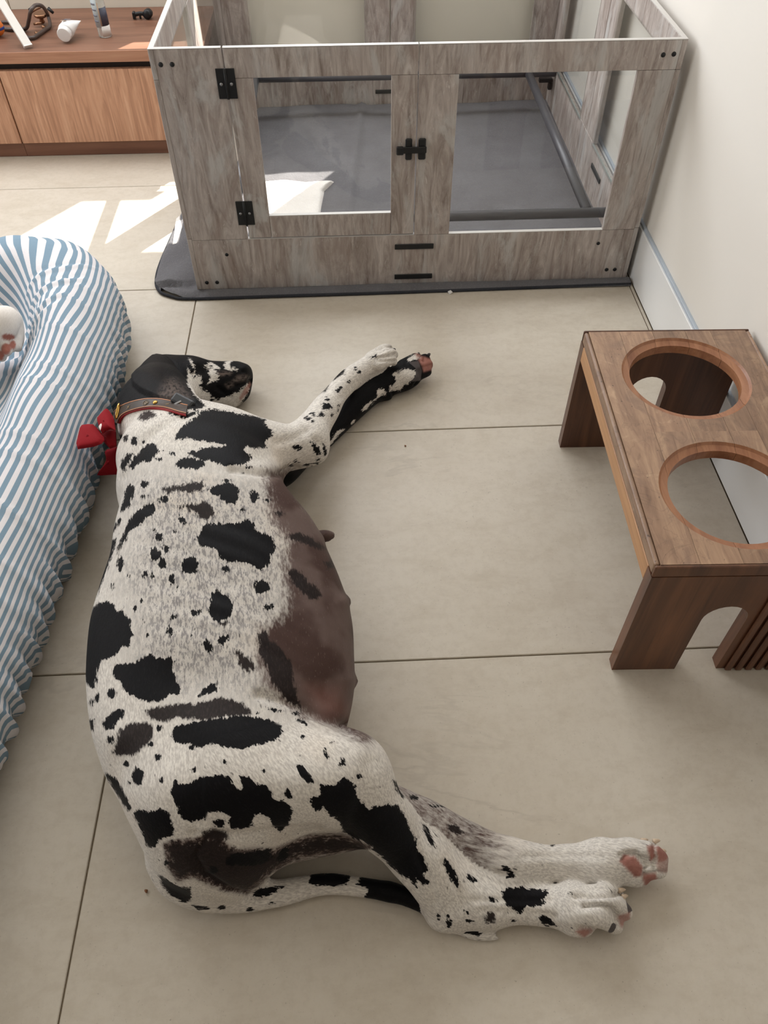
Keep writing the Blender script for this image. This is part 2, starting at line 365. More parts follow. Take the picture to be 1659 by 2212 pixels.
# latch: two rounded plates, a bolt and a knob
zl=.379
cbox('latch_plate',.139,.155,y0-.006,y0-.0002,zl-.026,zl+.026,BLACKMETAL,door,.0028)
cbox('latch_plate',.1705,.1885,y0-.006,y0-.0002,zl-.026,zl+.026,BLACKMETAL,None,.0028)
cbox('latch_bolt',.118,.190,y0-.010,y0-.006,zl-.008,zl+.008,BLACKMETAL,door,.0015)
cbox('latch_knob',.117,.134,y0-.014,y0-.0062,zl-.010,zl+.010,BLACKMETAL,door,.002)
for z in (.119,.0285): cbox('joining_plate',.1155,.2195,y0-.0035,y0-.0002,z-.0075,z+.0075,BLACKMETAL,None,.0012)
for x,z in ((-.407,.577),(-.382,.577),(-.333,.109),(-.400,.026),(-.372,.026),(.666,.113),(.706,.032),(.729,.032),(.718,.577),(.742,.578)):
    q=tube('screw',[(0,0,0),(0,-.0012,0)],.0052 if z not in (.109,.113) else .0046,BLACKMETAL,crate,14); q.location=Vector((x,y0-.0001,z))-CO
# sides
def side(x0,x1,inner):
    cbox('side_base_board',x0,x1,CY0,CY1,ZB,.155); cbox('side_top_rail',x0,x1,CY0,CY1,.545,CH)
    cbox('edge_band',x0,x1,CY0,CY1,CH+.0001,CH+.0016,EDGE,bev=0)
    for a,b in ((CY0,CY0+.095),(2.400,2.498),(2.502,2.600),(CY1-.105,CY1)): cbox('side_stile',x0,x1,a,b,.1555,.5445)
    for a,b in ((CY0+.085,2.41),(2.59,CY1-.095)):
        px=inner; cbox('pane',px,px+.003,a,b,.148,.552,ACRYLIC,bev=0)
        cbox('pane_bead',px+(-.003 if inner<0 else .003) ,px+(0 if inner<0 else .006),a,b,.151,.1555,PANE_EDGE,bev=0)
    cbox('joining_plate',inner-.003 if inner>0 else inner+.0,inner if inner>0 else inner+.003,2.425,2.575,.085,.1,BLACKMETAL,bev=.001) if False else None
side(CX0,CX0+TH,CX0+TH+.0003); side(CX1-TH,CX1,CX1-TH-.0035)
cbox('joining_plate',CX1-TH-.004,CX1-TH-.0003,2.262,2.372,.098,.113,BLACKMETAL)
# back panel
yb0,yb1=CY1-TH,CY1
xa,xb=CX0+TH,CX1-TH
cbox('back_base_board',xa,xb,yb0,yb1,ZB,.155); cbox('back_top_rail',xa,xb,yb0,yb1,.545,CH)
for a,b in ((xa,-.326),(.074,.163),(.166,.254),(.666,xb)): cbox('back_stile',a,b,yb0,yb1,.1555,.5445)
for a,b in ((-.335,.083),(.245,.675)): pane(a,b,yb0-.0033,yb0-.0003,.148,.552)
cbox('joining_plate',.11,.22,yb0-.004,yb0-.0003,.05,.064,BLACKMETAL)
cbox('edge_band',xa,xb,yb0,yb1,CH+.0001,CH+.0016,EDGE,bev=0)
# guard rail tubes round the inside
rz=.145; ro=.10
xa2,xb2,ya2,yb2=CX0+TH+ro,CX1-TH-ro,CY0+TH+ro*.92,CY1-TH-ro*.95
def rail(p,q):
    o=tube('guard_rail',[Vector(p)-CO,Vector(q)-CO],.0135,RAILMAT,crate,16); return o
rail((CX0+TH+.003,ya2,rz),(CX1-TH-.004,ya2,rz)); rail((CX0+TH+.003,yb2,rz),(CX1-TH-.004,yb2,rz))
rail((xa2,ya2+.0136,rz),(xa2,yb2-.0136,rz)); rail((xb2,ya2+.0136,rz),(xb2,yb2-.0136,rz))
cbox('rail_bracket',CX1-TH-.052,CX1-TH-.004,yb2+.016,yb2+.034,.105,.118,BLACKMETAL); cbox('rail_bracket',CX1-TH-.016,CX1-TH-.004,yb2+.016,yb2+.034,.080,.1049,BLACKMETAL)

# =====================================================================
# BLANKET under and inside the crate
# =====================================================================
def snoise(x,y,s=1.0):
    return (math.sin(x*7.1*s+1.3*math.sin(y*5.3*s))+math.sin(y*9.7*s+2.1*math.sin(x*3.9*s)+.7)+.5*math.sin(x*19*s+y*13*s))/2.5
def blanket():
    V=[];F=[]; nx,ny=130,120; X0,X1,Y0,Y1=-.556,.772,1.866,3.088; idx={}
    def outside(x,y):                       # rounded near-left corner
        r=.11; cx,cy=X0+r,Y0+r
        if x<cx and y<cy and math.hypot(x-cx,y-cy)>r: return True
        return False
    for j in range(ny+1):
        for i in range(nx+1):
            x=X0+(X1-X0)*i/nx; y=Y0+(Y1-Y0)*j/ny
            # left hem drifts to the right further back
            xl=X0+max(0,(y-2.02))*.10+max(0,min(1,(y-2.36)/.22))*.115
            if x<xl: x=xl
            if y<Y0+.11 and x<X0+.11:
                cx,cy=X0+.11,Y0+.11; d=Vector((x-cx,y-cy)); m=max(abs(d.x),abs(d.y))
                if d.length>1e-6: d=d*(m/d.length); x,y=cx+d.x,cy+d.y
            inside=x>CX0+TH+.01 and y>CY0+TH+.01
            front=CY0-.002<y<CY0+TH+.004 and x>CX0-.004
            lef=CX0-.004<x<CX0+TH+.004 and y>CY0-.002
            z=.0085+.0022*(snoise(x*1.3,y*1.3)+1)
            if inside:
                z+=.0035*(snoise(x*2.2+3,y*1.6)+1)*min(1,(x-CX0-TH-.01)*12)*min(1,(y-CY0-TH-.01)*12)
                z+=.010*math.exp(-((x-.02-.08*(y-2.6))/.012)**2)*(1 if y>2.4 else max(0,1-(2.4-y)*6))
            if x<CX0-.01: z+=.006*(snoise(x*5,y*4)+.6)*min(1,(CX0-x)*14)
            if front or lef or (CX0<x<CX0+TH+.012) or (CY0<y<CY0+TH+.012): z=min(z,.003)
            e=min(x-xl,y-Y0); 
            if e<.006: z*=.35+.65*max(e,0)/.006
            V.append((x,y,z+.0006))
    for j in range(ny):
        for i in range(nx):
            a=j*(nx+1)+i; F.append((a,a+1,a+nx+2,a+nx+1))
    return V,F
V,F=blanket(); bl=from_py('fleece_blanket',V,F,FLEECE); tag(bl,'grey fleece blanket spread under and inside the puppy crate','blanket')
# dark rolled hem along the visible edge
P=[at(388,478),at(352,560),(-.552,1.97,0),(-.536,1.905,0),(-.50,1.876,0),(-.44,1.862,0),(-.2,1.861,0),(.1,1.864,0),(.4,1.868,0),(.772,1.872,0)]
P=spline([Vector((p[0],p[1],.0048+.001*math.sin(i*2.3))) for i,p in enumerate(P)],8)
tube('hem',P,[.0042]*len(P),FLEECEEDGE,bl,8)
# white sherpa side, folded over at the left
def patch(name,pts,z,mat,parent,th=.012,n=10):
    """soft pad over an outline in plan: rings towards the centroid"""
    P=[Vector((p[0],p[1],0)) for p in pts]; out=[]
    m=len(P)
    for i in range(m):
        a,b=P[i],P[(i+1)%m]
        for k in range(6): out.append(a.lerp(b,k/6))
    c=sum(out,Vector())/len(out); V=[];F=[];N=len(out)
    for r in range(n+1):
        s=1-r/n*.98; h=th*math.sqrt(max(0,1-s**6))
        for q in out:
            p=c+(q-c)*s; V.append((p.x,p.y,z+h+.0025*snoise(p.x*9,p.y*9)*(1-s**4)))
    for r in range(n):
        for k in range(N): F.append((r*N+k,r*N+(k+1)%N,(r+1)*N+(k+1)%N,(r+1)*N+k))
    F.append(tuple(n*N+k for k in range(N)))
    return from_py(name,V,F,mat,parent)
pz=.012
pp=[at(560,384,.03),at(610,379,.03),at(660,385,.03),at(700,381,.03),at(722,382,.03),at(700,402,.03),at(694,440,.03),at(690,480,.03),at(686,520,.03),at(560,525,.03)]
pp=[(min(max(p[0],CX0+TH+.006),.7),max(p[1],CY0+TH+.012)) for p in pp]
patch('folded_sherpa_corner',pp,pz,SHERPA,bl,.016)
sp=[at(383,480),at(391,474),at(396,500),at(384,542),at(374,545)]
patch('sherpa_edge',[(p[0],p[1]) for p in sp],.012,SHERPA,bl,.010,6)

# =====================================================================
# RAISED FEEDER
# =====================================================================
FZ=.302; FX0,FX1,FY0,FY1=.444,.772,.676,1.262
feeder=empty('raised_bowl_stand',((FX0+FX1)/2,(FY0+FY1)/2,0)); tag(feeder,'wooden raised dog bowl stand with two empty round holes by the wall','bowl stand')
FO=Vector(feeder.location)
SKEW=.030      # the stand is turned slightly: x shifts with y
rotf=math.atan2(-.012,.58)
feeder.rotation_euler=(0,0,-.030)
W2,L2=(FX1-FX0)/2,(FY1-FY0)/2
H1=(.0,.148,.1175); H2=(-.002,-.143,.1175)
WT,LT=W2-.009,L2-.006
def top_plate():
    """full top with two round holes as a 2D grid of rings, then extruded"""
    seg=64; R1,R2=.1135,.1015
    bm=bmesh.new(); zt,zb=FZ,FZ-.024; zled=FZ-.004
    halves=[(H1,0,LT),(H2,-LT,0)]
    for (cx,cy,_),ya,yb in halves:
        def outer(an):
            dx,dy=math.cos(an),math.sin(an); ts=[]
            for lim,d,c in ((WT,dx,cx),(-WT,dx,cx)):
                if abs(d)>1e-9:
                    t=(lim-c)/d
                    if t>0: ts.append(t)
            for lim in (ya,yb):
                if abs(dy)>1e-9:
                    t=(lim-cy)/dy
                    if t>0: ts.append(t)
            t=min(ts); return cx+dx*t,cy+dy*t
        ang=[2*math.pi*k/seg for k in range(seg)]
        corners=[math.atan2(y-cy,x-cx)%(2*math.pi) for x in (-WT,WT) for y in (ya,yb)]
        for ca in corners:
            k=min(range(len(ang)),key=lambda i:abs((ang[i]-ca+math.pi)%(2*math.pi)-math.pi)); ang[k]=ca
        rings=[]
        def ring(f,z): rings.append([bm.verts.new((*f(a),z)) for a in ang])
        ring(outer,zb); ring(outer,zt)
        ring(lambda a:(cx+(R1+.004)*math.cos(a),cy+(R1+.004)*math.sin(a)),zt)
        ring(lambda a:(cx+R1*math.cos(a),cy+R1*math.sin(a)),zled)
        ring(lambda a:(cx+R2*math.cos(a),cy+R2*math.sin(a)),zled-.003)
        ring(lambda a:(cx+R2*math.cos(a),cy+R2*math.sin(a)),zb)
        n=len(ang)
        for q in range(len(rings)):
            A,B=rings[q],rings[(q+1)%len(rings)]
            for k in range(n):
                f=bm.faces.new((A[k],A[(k+1)%n],B[(k+1)%n],B[k])); f.material_index=1 if q in (2,3,4) else 0
    bmesh.ops.remove_doubles(bm,verts=bm.verts[:],dist=1e-5)
    bmesh.ops.recalc_face_normals(bm,faces=bm.faces[:])
    return bm
cuts=[-WT-.01,-.095,-.030,.035,.085,WT+.01]
for i in range(len(cuts)-1):
    bm=top_plate()
    for x,sgn in ((cuts[i]+(.0002 if i else 0),1),(cuts[i+1]-(.0002 if i<len(cuts)-2 else 0),-1)):
        bmesh.ops.bisect_plane(bm,geom=bm.verts[:]+bm.edges[:]+bm.faces[:],plane_co=(x,0,0),plane_no=(-sgn,0,0),clear_outer=True)
    while bm.faces:                      # every separate board becomes its own part
        bm.faces.ensure_lookup_table(); seed=bm.faces[0]; isl={seed}; stack=[seed]
        while stack:
            for e in stack.pop().edges:
                for f2 in e.link_faces:
                    if f2 not in isl: isl.add(f2); stack.append(f2)
        idx={}; Vv=[];Ff=[];mi=[]
        for f2 in isl:
            for q in f2.verts:
                if q not in idx: idx[q]=len(Vv); Vv.append(q.co.copy())
            Ff.append(tuple(idx[q] for q in f2.verts)); mi.append(f2.material_index)
        o=from_py('top_plank',Vv,Ff,ACACIA,feeder,False); o.data.materials.append(RIM); o.data.polygons.foreach_set('material_index',mi)
        bmesh.ops.delete(bm,geom=list(isl),context='FACES')
    bm.free()
# aprons along the long sides
for s in (-1,1):
    x=s*W2; a,b=(x,x+.022) if s<0 else (x-.022,x)
    ap=box('apron',a,b-.0002 if s<0 else b,-L2+.0222,L2-.0222,FZ-.058,FZ-.0242,ACACIASIDE,feeder,.001); a,b=(x,x+.0089) if s<0 else (x-.0089,x); box('rounded_edge',a,b,-L2+.0061,L2-.0061,FZ-.0240,FZ+.0001,ACACIA,feeder,.0042,3)
# end panels with an arched opening
def end_panel(y,t,arch_x0,arch_x1,arch_top):
    pts=[(-W2,0),(arch_x0,0)]; r=(arch_x1-arch_x0)/2; cx=(arch_x0+arch_x1)/2
    for k in range(0,13):
        a=math.pi-math.pi*k/12; pts.append((cx+r*math.cos(a),arch_top-r+r*math.sin(a)))
    pts+=[(arch_x1,0),(W2,0),(W2,FZ-.0245),(-W2,FZ-.0245)]
    bm=bmesh.new(); vs=[bm.verts.new((x,y,z)) for x,z in pts]; f=bm.faces.new(vs)
    r_=bmesh.ops.extrude_face_region(bm,geom=[f]); bmesh.ops.translate(bm,verts=[v for v in r_['geom'] if isinstance(v,bmesh.types.BMVert)],vec=(0,t,0))
    bmesh.ops.recalc_face_normals(bm,faces=bm.faces[:])
    return from_bm('end_panel',bm,ACACIASHADE,feeder)
end_panel(-L2,.022,-.052,.022,.196); end_panel(L2-.022,.022,-.045,.030,.200)
# fluted strips on the near panel beside the arch
for k in range(6):
    x0=.036+k*.018; box('flute',x0,x0+.012,-L2-.006,-L2-.0002,.0005,.235-.01*k,ACACIASHADE,feeder,.002)
# rounded top edge moulding on the long left side
for s in (-1,1):
    a,b=(-L2,-L2+.0059) if s<0 else (L2-.0059,L2); box('end_cap',-W2,W2,a,b,FZ-.0242,FZ+.0001,ACACIASHADE,feeder,.0028,3)

# =====================================================================
# BENCH CABINET and what lies on it
# =====================================================================
BX1=-.446
def cabinet(x0,x1,label):
    c=empty('bench_cabinet',((x0+x1)/2,2.95,0)); tag(c,label,'cabinet'); o=Vector(c.location)
    def b(n,a,bb_,y0,y1,z0,z1,m,be=.001):
        return box(n,a-o.x,bb_-o.x,y0-o.y,y1-o.y,z0,z1,m,c,be)
    b('carcass',x0+.001,x1-.001,2.764,YB-.006,.047,.2955,SHADOWGAP); b('plinth',x0,x1,2.752,2.77,.0005,.0455,PLINTH)
    b('door',x0+.0018,x1-.0018,2.744,2.763,.047,.2745,OAK,.0012); return c
cabinet(-2.30,-1.7035,'oak bench cabinet furthest left under the walnut top')
cabinet(-1.703,-1.1045,'oak bench cabinet cut off by the left picture edge')
cabinet(-1.104,BX1,'oak bench cabinet with a wide door beside the crate')
bt=empty('wooden_worktop',(-1.37,2.95,.2960)); tag(bt,'dark walnut bench top running along the back wall','worktop')
box('top_board',-.93,BX1+1.37,2.7425-2.95,YB-.006-2.95,.0005,.0330,OAKTOP,bt,.001)
box('front_edge',-.93,BX1+1.37,2.7395-2.95,2.7423-2.95,.0005,.0330,OAKEDGE,bt,.0006)
ZT=.3292
# squeezed white tube lying on its side
WPLAST=plain('white_plastic',(234,232,230),.35,vary=.03,scale=30)
GREYPR=plain('grey_print',(120,122,134),.5); TANPR=plain('tan_print',(176,150,128),.5); DARKPR=plain('navy_print',(64,66,82),.5)
a=at(141,70,ZT+.027); b=at(166,52,ZT+.012)
tb=empty('cream_tube',tuple(a)); tag(tb,'white squeezed cream tube lying with its cap towards the room','tube')
A=Vector(a);D=Vector((.10,.97,.14)).normalized(); side_=D.cross(Vector((0,0,1))).normalized(); upv=side_.cross(D)
V=[];F=[];n=20
for i,(s,rw,rh) in enumerate(((.0,.023,.023),(.01,.0245,.0235),(.03,.026,.019),(.05,.028,.012),(.068,.030,.004),(.075,.031,.0012))):
    for k in range(n):
        an=2*math.pi*k/n; V.append(D*s+side_*rw*math.cos(an)+upv*rh*math.sin(an))
for i in range(5):
    for k in range(n): F.append((i*n+k,i*n+(k+1)%n,(i+1)*n+(k+1)%n,(i+1)*n+k))
F.append(tuple(range(n-1,-1,-1)));F.append(tuple(5*n+k for k in range(n)))
from_py('tube_body',V,F,WPLAST,tb)
lathe('cap',[(.0195,-.018),(.0212,-.0165),(.0214,.0),(.0205,.001)],WPLAST,tb,28,frame_z((0,0,0),D))
for s0,off,w_,m in ((.030,.012,.008,TANPR),(.042,.014,.007,DARKPR),(.055,.006,.009,GREYPR)):
    c=D*s0+side_*(-off*.6)+upv*(.0205-.3*(s0-.03)); V=[c+D*dx+side_*dy+upv*(-.35*(dx)) for dx,dy in ((-.005,-w_),(.005,-w_),(.005,w_),(-.005,w_))]
    V2=[v+upv*.0008 for v in V]; from_py('print_mark',V+V2,[(0,1,2,3),(7,6,5,4),(0,4,5,1),(1,5,6,2),(2,6,7,3),(3,7,4,0)],m,tb,False)
# clear spray bottle
GLASSY=NT('clear_bottle_plastic'); 
GLASSY.b.inputs['Transmission Weight'].default_value=.75; GLASSY.color((.86,.89,.88,1)); GLASSY.b.inputs['IOR'].default_value=1.2; GLASSY=GLASSY.set(.12)
bp=at(228,78,ZT); bo=empty('clear_bottle',tuple(bp)); tag(bo,'tall clear plastic bottle with a printed label on the bench','bottle')
lathe('bottle_body',[(.018,.0002),(.0205,.002),(.0208,.115),(.0200,.138),(.014,.152),(.0095,.158)],GLASSY,bo,28)
lathe('cap',[(.0105,.1582),(.0108,.159),(.0108,.184),(.009,.188)],WPLAST,bo,20)
LBL=plain('paper_label',(222,218,214),.6,vary=.03)
def wrap(name,r,a0,a1,z0,z1,mat,parent,n=10):
    V=[];F=[]
    for i in range(n+1):
        an=a0+(a1-a0)*i/n
        for rr in (r,r+.0004):
            for z in (z0,z1): V.append((rr*math.cos(an),rr*math.sin(an),z))
    for i in range(n):
        q=i*4; F+= [(q+2,q+6,q+7,q+3),(q,q+1,q+5,q+4),(q,q+4,q+6,q+2),(q+1,q+3,q+7,q+5)]
    return from_py(name,V,F,mat,parent)
wrap('label',.0210,-math.pi*.52,-.05,.004,.034,LBL,bo); wrap('label',.0210,-math.pi*.48,-.05,.0345,.085,DARKPR,bo)
wrap('label',.0210,-math.pi*.95,-math.pi*.5,.03,.125,plain('clear_label_print',(176,184,186),.4),bo)
wrap('print_line',.0215,-math.pi*.50,-math.pi*.44,.036,.1,TANPR,bo)
for k in range(4): wrap('print_line',.0215,-math.pi*.86,-math.pi*.58,.045+.016*k,.050+.016*k,GREYPR,bo,6)
# small black clip
q=at(308,32,ZT+.012); cl=empty('black_clip',(q[0],q[1],ZT)); tag(cl,'small black plastic clip lying near the crate corner','clip')
lathe('clip_head',[(.003,-.012),(.0135,-.0115),(.0145,0),(.0135,.0115),(.003,.012)],BLACKMETAL,cl,20,frame_z((.018,0,.0147),(.3,1,.1)))
tube('clip_arm',spline([(.01,.0,.013),(-.004,0,.016),(-.016,0,.015),(-.026,0,.013)],4),.0065,BLACKMETAL,cl,10)
box('clip_jaw',-.033,-.024,-.009,.009,.0004,.022,BLACKMETAL,cl,.002); box('clip_pin',-.012,-.006,-.004,.004,.0004,.010,BLACKMETAL,cl,.001)
# stethoscope
TUBEM=plain('brown_rubber_tubing',(74,60,54),.4,vary=.1); BRONZE=plain('bronze_metal',(150,112,86),.25,metal=.9)
q=at(85,45,ZT); st=empty('stethoscope',(q[0],q[1],ZT)); tag(st,'brown stethoscope with a bronze chest piece coiled on the bench','stethoscope'); SO=Vector(st.location)
def sp_(u,v,z): return Vector(at(u,v,ZT+z))-SO
tube('tubing',spline([sp_(2,60,.006),sp_(25,64,.006),sp_(55,62,.008),sp_(62,45,.04),sp_(66,25,.075),sp_(76,12,.085),sp_(92,14,.075),sp_(103,32,.03),sp_(108,55,.008),sp_(98,64,.007),sp_(84,74,.007),sp_(70,82,.007),sp_(55,78,.007),sp_(48,66,.007),sp_(35,50,.007),sp_(5,48,.007)],8),.0058,TUBEM,st,10)
tube('ear_tube',spline([sp_(64,30,.05),sp_(75,22,.06),sp_(88,16,.07)],6),.003,BRONZE,st,8)
tube('ear_tip',[sp_(104,18,.03),sp_(115,28,.018)],[.006,.0045],BLACKMETAL,st,10); tube('ear_tip',[sp_(64,22,.012),sp_(70,16,.016)],[.0055,.0045],BLACKMETAL,st,10)
lathe('chest_piece',[(.006,0),(.009,.004),(.007,.010),(.007,.018),(.019,.021),(.0215,.024),(.0215,.029),(.019,.031)],BRONZE,st,26,frame_z(sp_(92,50,.003),(.05,-.1,1)))
tube('stem',[sp_(90,50,.012),sp_(73,52,.010)],.0038,BRONZE,st,10)
for u,v in ((94,60),(79,73)): lathe('joint_ring',[(.004,-.004),(.0072,-.004),(.0072,.004),(.004,.004)],BRONZE,st,14,frame_z(sp_(u,v,.007),(.8,.5,0)))
# white wooden pole leaning over the bench
p0=Vector(at(62,103,ZT+.004)); p1=Vector(at(-40,-62,ZT+.16)); ax=(p1-p0).normalized()
po=empty('white_pole',tuple(p0)); tag(po,'white painted flat bar leaning at the left end of the bench','bar')
upv=Vector((0,0,1)); sd=ax.cross(upv).normalized(); nn=sd.cross(ax)
V=[];L_=(p1-p0).length
for s in (0,L_):
    for a_,b_ in ((-.013,-.004),(.013,-.004),(.013,.004),(-.013,.004)): V.append(ax*s+sd*a_+nn*b_+Vector((0,0,.004)))
from_py('bar_body',V,[(3,2,1,0),(4,5,6,7),(0,1,5,4),(1,2,6,5),(2,3,7,6),(3,0,4,7)],plain('ivory_painted_bar',(206,200,192),.6),po,False)
V=[]
for s in (-.0006,.004):
    for a_,b_ in ((-.0134,-.0044),(.0134,-.0044),(.0134,.0044),(-.0134,.0044)): V.append(ax*s+sd*a_+nn*b_+Vector((0,0,.004)))
from_py('end_cap',V,[(3,2,1,0),(4,5,6,7),(0,1,5,4),(1,2,6,5),(2,3,7,6),(3,0,4,7)],plain('grey_white_cap',(216,212,206),.5),po,False)
# orange and blue ball at the picture edge
q=at(-8,62,ZT+.022); ba=empty('toy_ball',(q[0],q[1],ZT)); tag(ba,'orange ball with a blue band at the left picture edge','ball')
ORG=plain('orange_rubber',(226,120,40),.5); BLU=plain('blue_rubber',(44,74,150),.5)
pr=[(.0245*math.sin(math.pi*i/16)+.0002,.0246-.0245*math.cos(math.pi*i/16)) for i in range(17)]
lathe('ball_shell',pr,ORG,ba,28); lathe('ball_band',[(.0246,.0206),(.0251,.022),(.0251,.027),(.0246,.0285)],BLU,ba,28)
# pale wedge in the corner behind the stethoscope
q=at(18,12,ZT); wd=empty('grey_box',(q[0],q[1],ZT)); tag(wd,'pale grey box pushed against the wall at the far left','box')
box('box_body',-.13,.02,-.03,.045,.0004,.10,plain('pale_grey_card',(196,188,186),.6),wd,.002); box('lid_edge',-.131,.021,-.031,.0455,.1005,.106,plain('pale_grey_lid',(206,200,198),.6),wd,.001)

# =====================================================================
# IMPLICIT SURFACES (dog, bed, paw)
# =====================================================================
# ---- implicit surface on a grid
class Field:
    def __init__(s,lo,hi,h):
        s.lo=np.array(lo,float);s.h=h;s.n=np.ceil((np.array(hi)-s.lo)/h).astype(int)+1
        s.f=np.full(s.n,0.06,np.float32); s.id=np.zeros(s.n,np.int8)
        s.ax=[s.lo[i]+h*np.arange(s.n[i]) for i in range(3)]
    def sub(s,lo,hi,pad):
        i0=np.clip(np.floor((np.array(lo)-pad-s.lo)/s.h).astype(int),0,s.n-1)
        i1=np.clip(np.ceil((np.array(hi)+pad-s.lo)/s.h).astype(int)+1,1,s.n)
        sl=tuple(slice(a,b) for a,b in zip(i0,i1))
        X,Y,Z=np.meshgrid(*[s.ax[i][sl[i]] for i in range(3)],indexing='ij')
        return sl,X,Y,Z
    def blend(s,sl,d,k,pid,own=True):
        a=s.f[sl]; d=d.astype(np.float32)
        if pid is not None:
            s.id[sl]=np.where(d<a,pid,s.id[sl])
        h=np.maximum(k-np.abs(a-d),0)/k
        s.f[sl]=np.minimum(a,d)-h*h*k*0.25
    def carve(s,sl,d,k):           # smooth subtraction of d
        a=s.f[sl]; b=-d.astype(np.float32)
        h=np.maximum(k-np.abs(a-b),0)/k
        s.f[sl]=np.maximum(a,b)+h*h*k*0.25
    def tube(s,pts,rad,k,pid,flat=None,carve=False):
        pts=np.array(pts);rad=np.array(rad)
        # dense resample (Catmull-Rom) for smooth limbs
        n=len(pts)
        if n>2:
            P=[];Rr=[]
            for i in range(n-1):
                p0=pts[max(i-1,0)];p1=pts[i];p2=pts[i+1];p3=pts[min(i+2,n-1)]
                for t in np.linspace(0,1,7)[:-1]:
                    P.append(.5*(2*p1+(p2-p0)*t+(2*p0-5*p1+4*p2-p3)*t*t+(3*p1-p0-3*p2+p3)*t**3))
                    u=t*t*(3-2*t); Rr.append(rad[i]*(1-u)+rad[i+1]*u)
            P.append(pts[-1]);Rr.append(rad[-1]);pts=np.array(P);rad=np.array(Rr)
        pad=rad.max()+k+3*s.h
        sl,X,Y,Z=s.sub(pts.min(0),pts.max(0),pad)
        d=np.full(X.shape,9.,np.float32)
        for i in range(len(pts)-1):
            a,b=pts[i],pts[i+1];ab=b-a;L=ab@ab
            t=np.clip(((X-a[0])*ab[0]+(Y-a[1])*ab[1]+(Z-a[2])*ab[2])/L,0,1)
            q=np.sqrt((X-a[0]-t*ab[0])**2+(Y-a[1]-t*ab[1])**2+(Z-a[2]-t*ab[2])**2)-(rad[i]+(rad[i+1]-rad[i])*t)
            d=np.minimum(d,q)
        if carve: s.carve(sl,d,k)
        else: s.blend(sl,d,k,pid)
    def ell(s,c,radii,k,pid,rot=None,carve=False):
        c=np.array(c);r=np.array(radii);M=np.eye(3) if rot is None else rot  # rows = local axes
        m=r.max(); pad=k+3*s.h
        sl,X,Y,Z=s.sub(c-m,c+m,pad)
        q=np.stack([X-c[0],Y-c[1],Z-c[2]],-1)@M.T
        k0=np.sqrt(((q/r)**2).sum(-1)); k1=np.sqrt(((q/(r*r))**2).sum(-1))+1e-9
        d=np.where(k0<1e-4,-r.min(),k0*(k0-1)/k1)
        if carve: s.carve(sl,d,k)
        else: s.blend(sl,d,k,pid)
    def loft(s,st,k,pid,p=2.3):
        # st rows: y,xc,zc,a,b sections in planes of constant y
        st=np.array(sorted(map(tuple,st)));ys=st[:,0]
        lo=[(st[:,1]-st[:,3]).min(),ys[0],0];hi=[(st[:,1]+st[:,3]).max(),ys[-1],(st[:,2]+st[:,4]).max()]
        sl,X,Y,Z=s.sub(lo,hi,k+3*s.h)
        yy=s.ax[1][sl[1]]
        def ip(c): 
            return hermite(ys,st[:,c],np.clip(yy,ys[0],ys[-1]))[None,:,None]
        xc,zc,a,b=ip(1),ip(2),ip(3),ip(4)
        over=np.maximum(np.maximum(ys[0]-yy,yy-ys[-1]),0)[None,:,None]
        e=np.maximum((np.abs(X-xc)/a)**p+(np.abs(Z-zc)/b)**p,1e-8)**(1/p)
        d=(e-1)*np.minimum(a,b)*0.9
        d=np.sqrt(np.maximum(d,0)**2+over**2)+np.minimum(d,0)*(over==0)
        s.blend(sl,d,k,pid)
    def mesh(s,smooth=2):
        f=s.f;n=s.n;ins=f<0
        c=np.zeros(n-1,np.int8)
        for i in (0,1):
            for j in (0,1):
                for l in (0,1):
                    c+=ins[i:n[0]-1+i,j:n[1]-1+j,l:n[2]-1+l]
        act=(c>0)&(c<8); idx=np.argwhere(act); vid=np.full(n-1,-1,np.int32); vid[act]=np.arange(len(idx))
        acc=np.zeros((len(idx),3));cnt=np.zeros(len(idx))
        corner=[(i,j,l) for i in (0,1) for j in (0,1) for l in (0,1)]
        val={co:f[idx[:,0]+co[0],idx[:,1]+co[1],idx[:,2]+co[2]].astype(float) for co in corner}
        for a in corner:
            for ax in range(3):
                if a[ax]==0:
                    b=list(a);b[ax]=1;b=tuple(b);va,vb=val[a],val[b]
                    m=(va<0)!=(vb<0); t=np.where(m,va/np.where(m,va-vb,1),0)
                    pt=np.tile(np.array(a,float),(len(idx),1));pt[:,ax]=t
                    acc[m]+=pt[m];cnt[m]+=1
        V=s.lo+s.h*(idx+acc/cnt[:,None])
        pid=s.id[idx[:,0],idx[:,1],idx[:,2]]
        quads=[]
        for ax in range(3):
            o=[i for i in range(3) if i!=ax]
            A=ins; sl0=[slice(None)]*3;sl1=[slice(None)]*3
            sl0[ax]=slice(0,n[ax]-1);sl1[ax]=slice(1,n[ax])
            ch=A[tuple(sl0)]!=A[tuple(sl1)]
            e=np.argwhere(ch); m=(e[:,o[0]]>0)&(e[:,o[1]]>0)&(e[:,o[0]]<n[o[0]]-1)&(e[:,o[1]]<n[o[1]]-1); e=e[m]
            def g(d0,d1):
                q=e.copy();q[:,o[0]]+=d0;q[:,o[1]]+=d1
                return vid[q[:,0],q[:,1],q[:,2]]
            Q=np.stack([g(-1,-1),g(0,-1),g(0,0),g(-1,0)],1)
            inside=A[tuple(e.T)]
            flip=~inside if ax!=1 else inside
            Q[flip]=Q[flip][:,::-1]; quads.append(Q)
        F=np.concatenate(quads)
        for _ in range(smooth): V=lap(V,F,0.5)
        return V,F,pid
    def blur(s,n=1):
        for _ in range(n):
            for ax in range(3):
                g=np.moveaxis(s.f,ax,0); c=g.copy()
                g[1:-1]=.5*c[1:-1]+.25*(c[:-2]+c[2:])
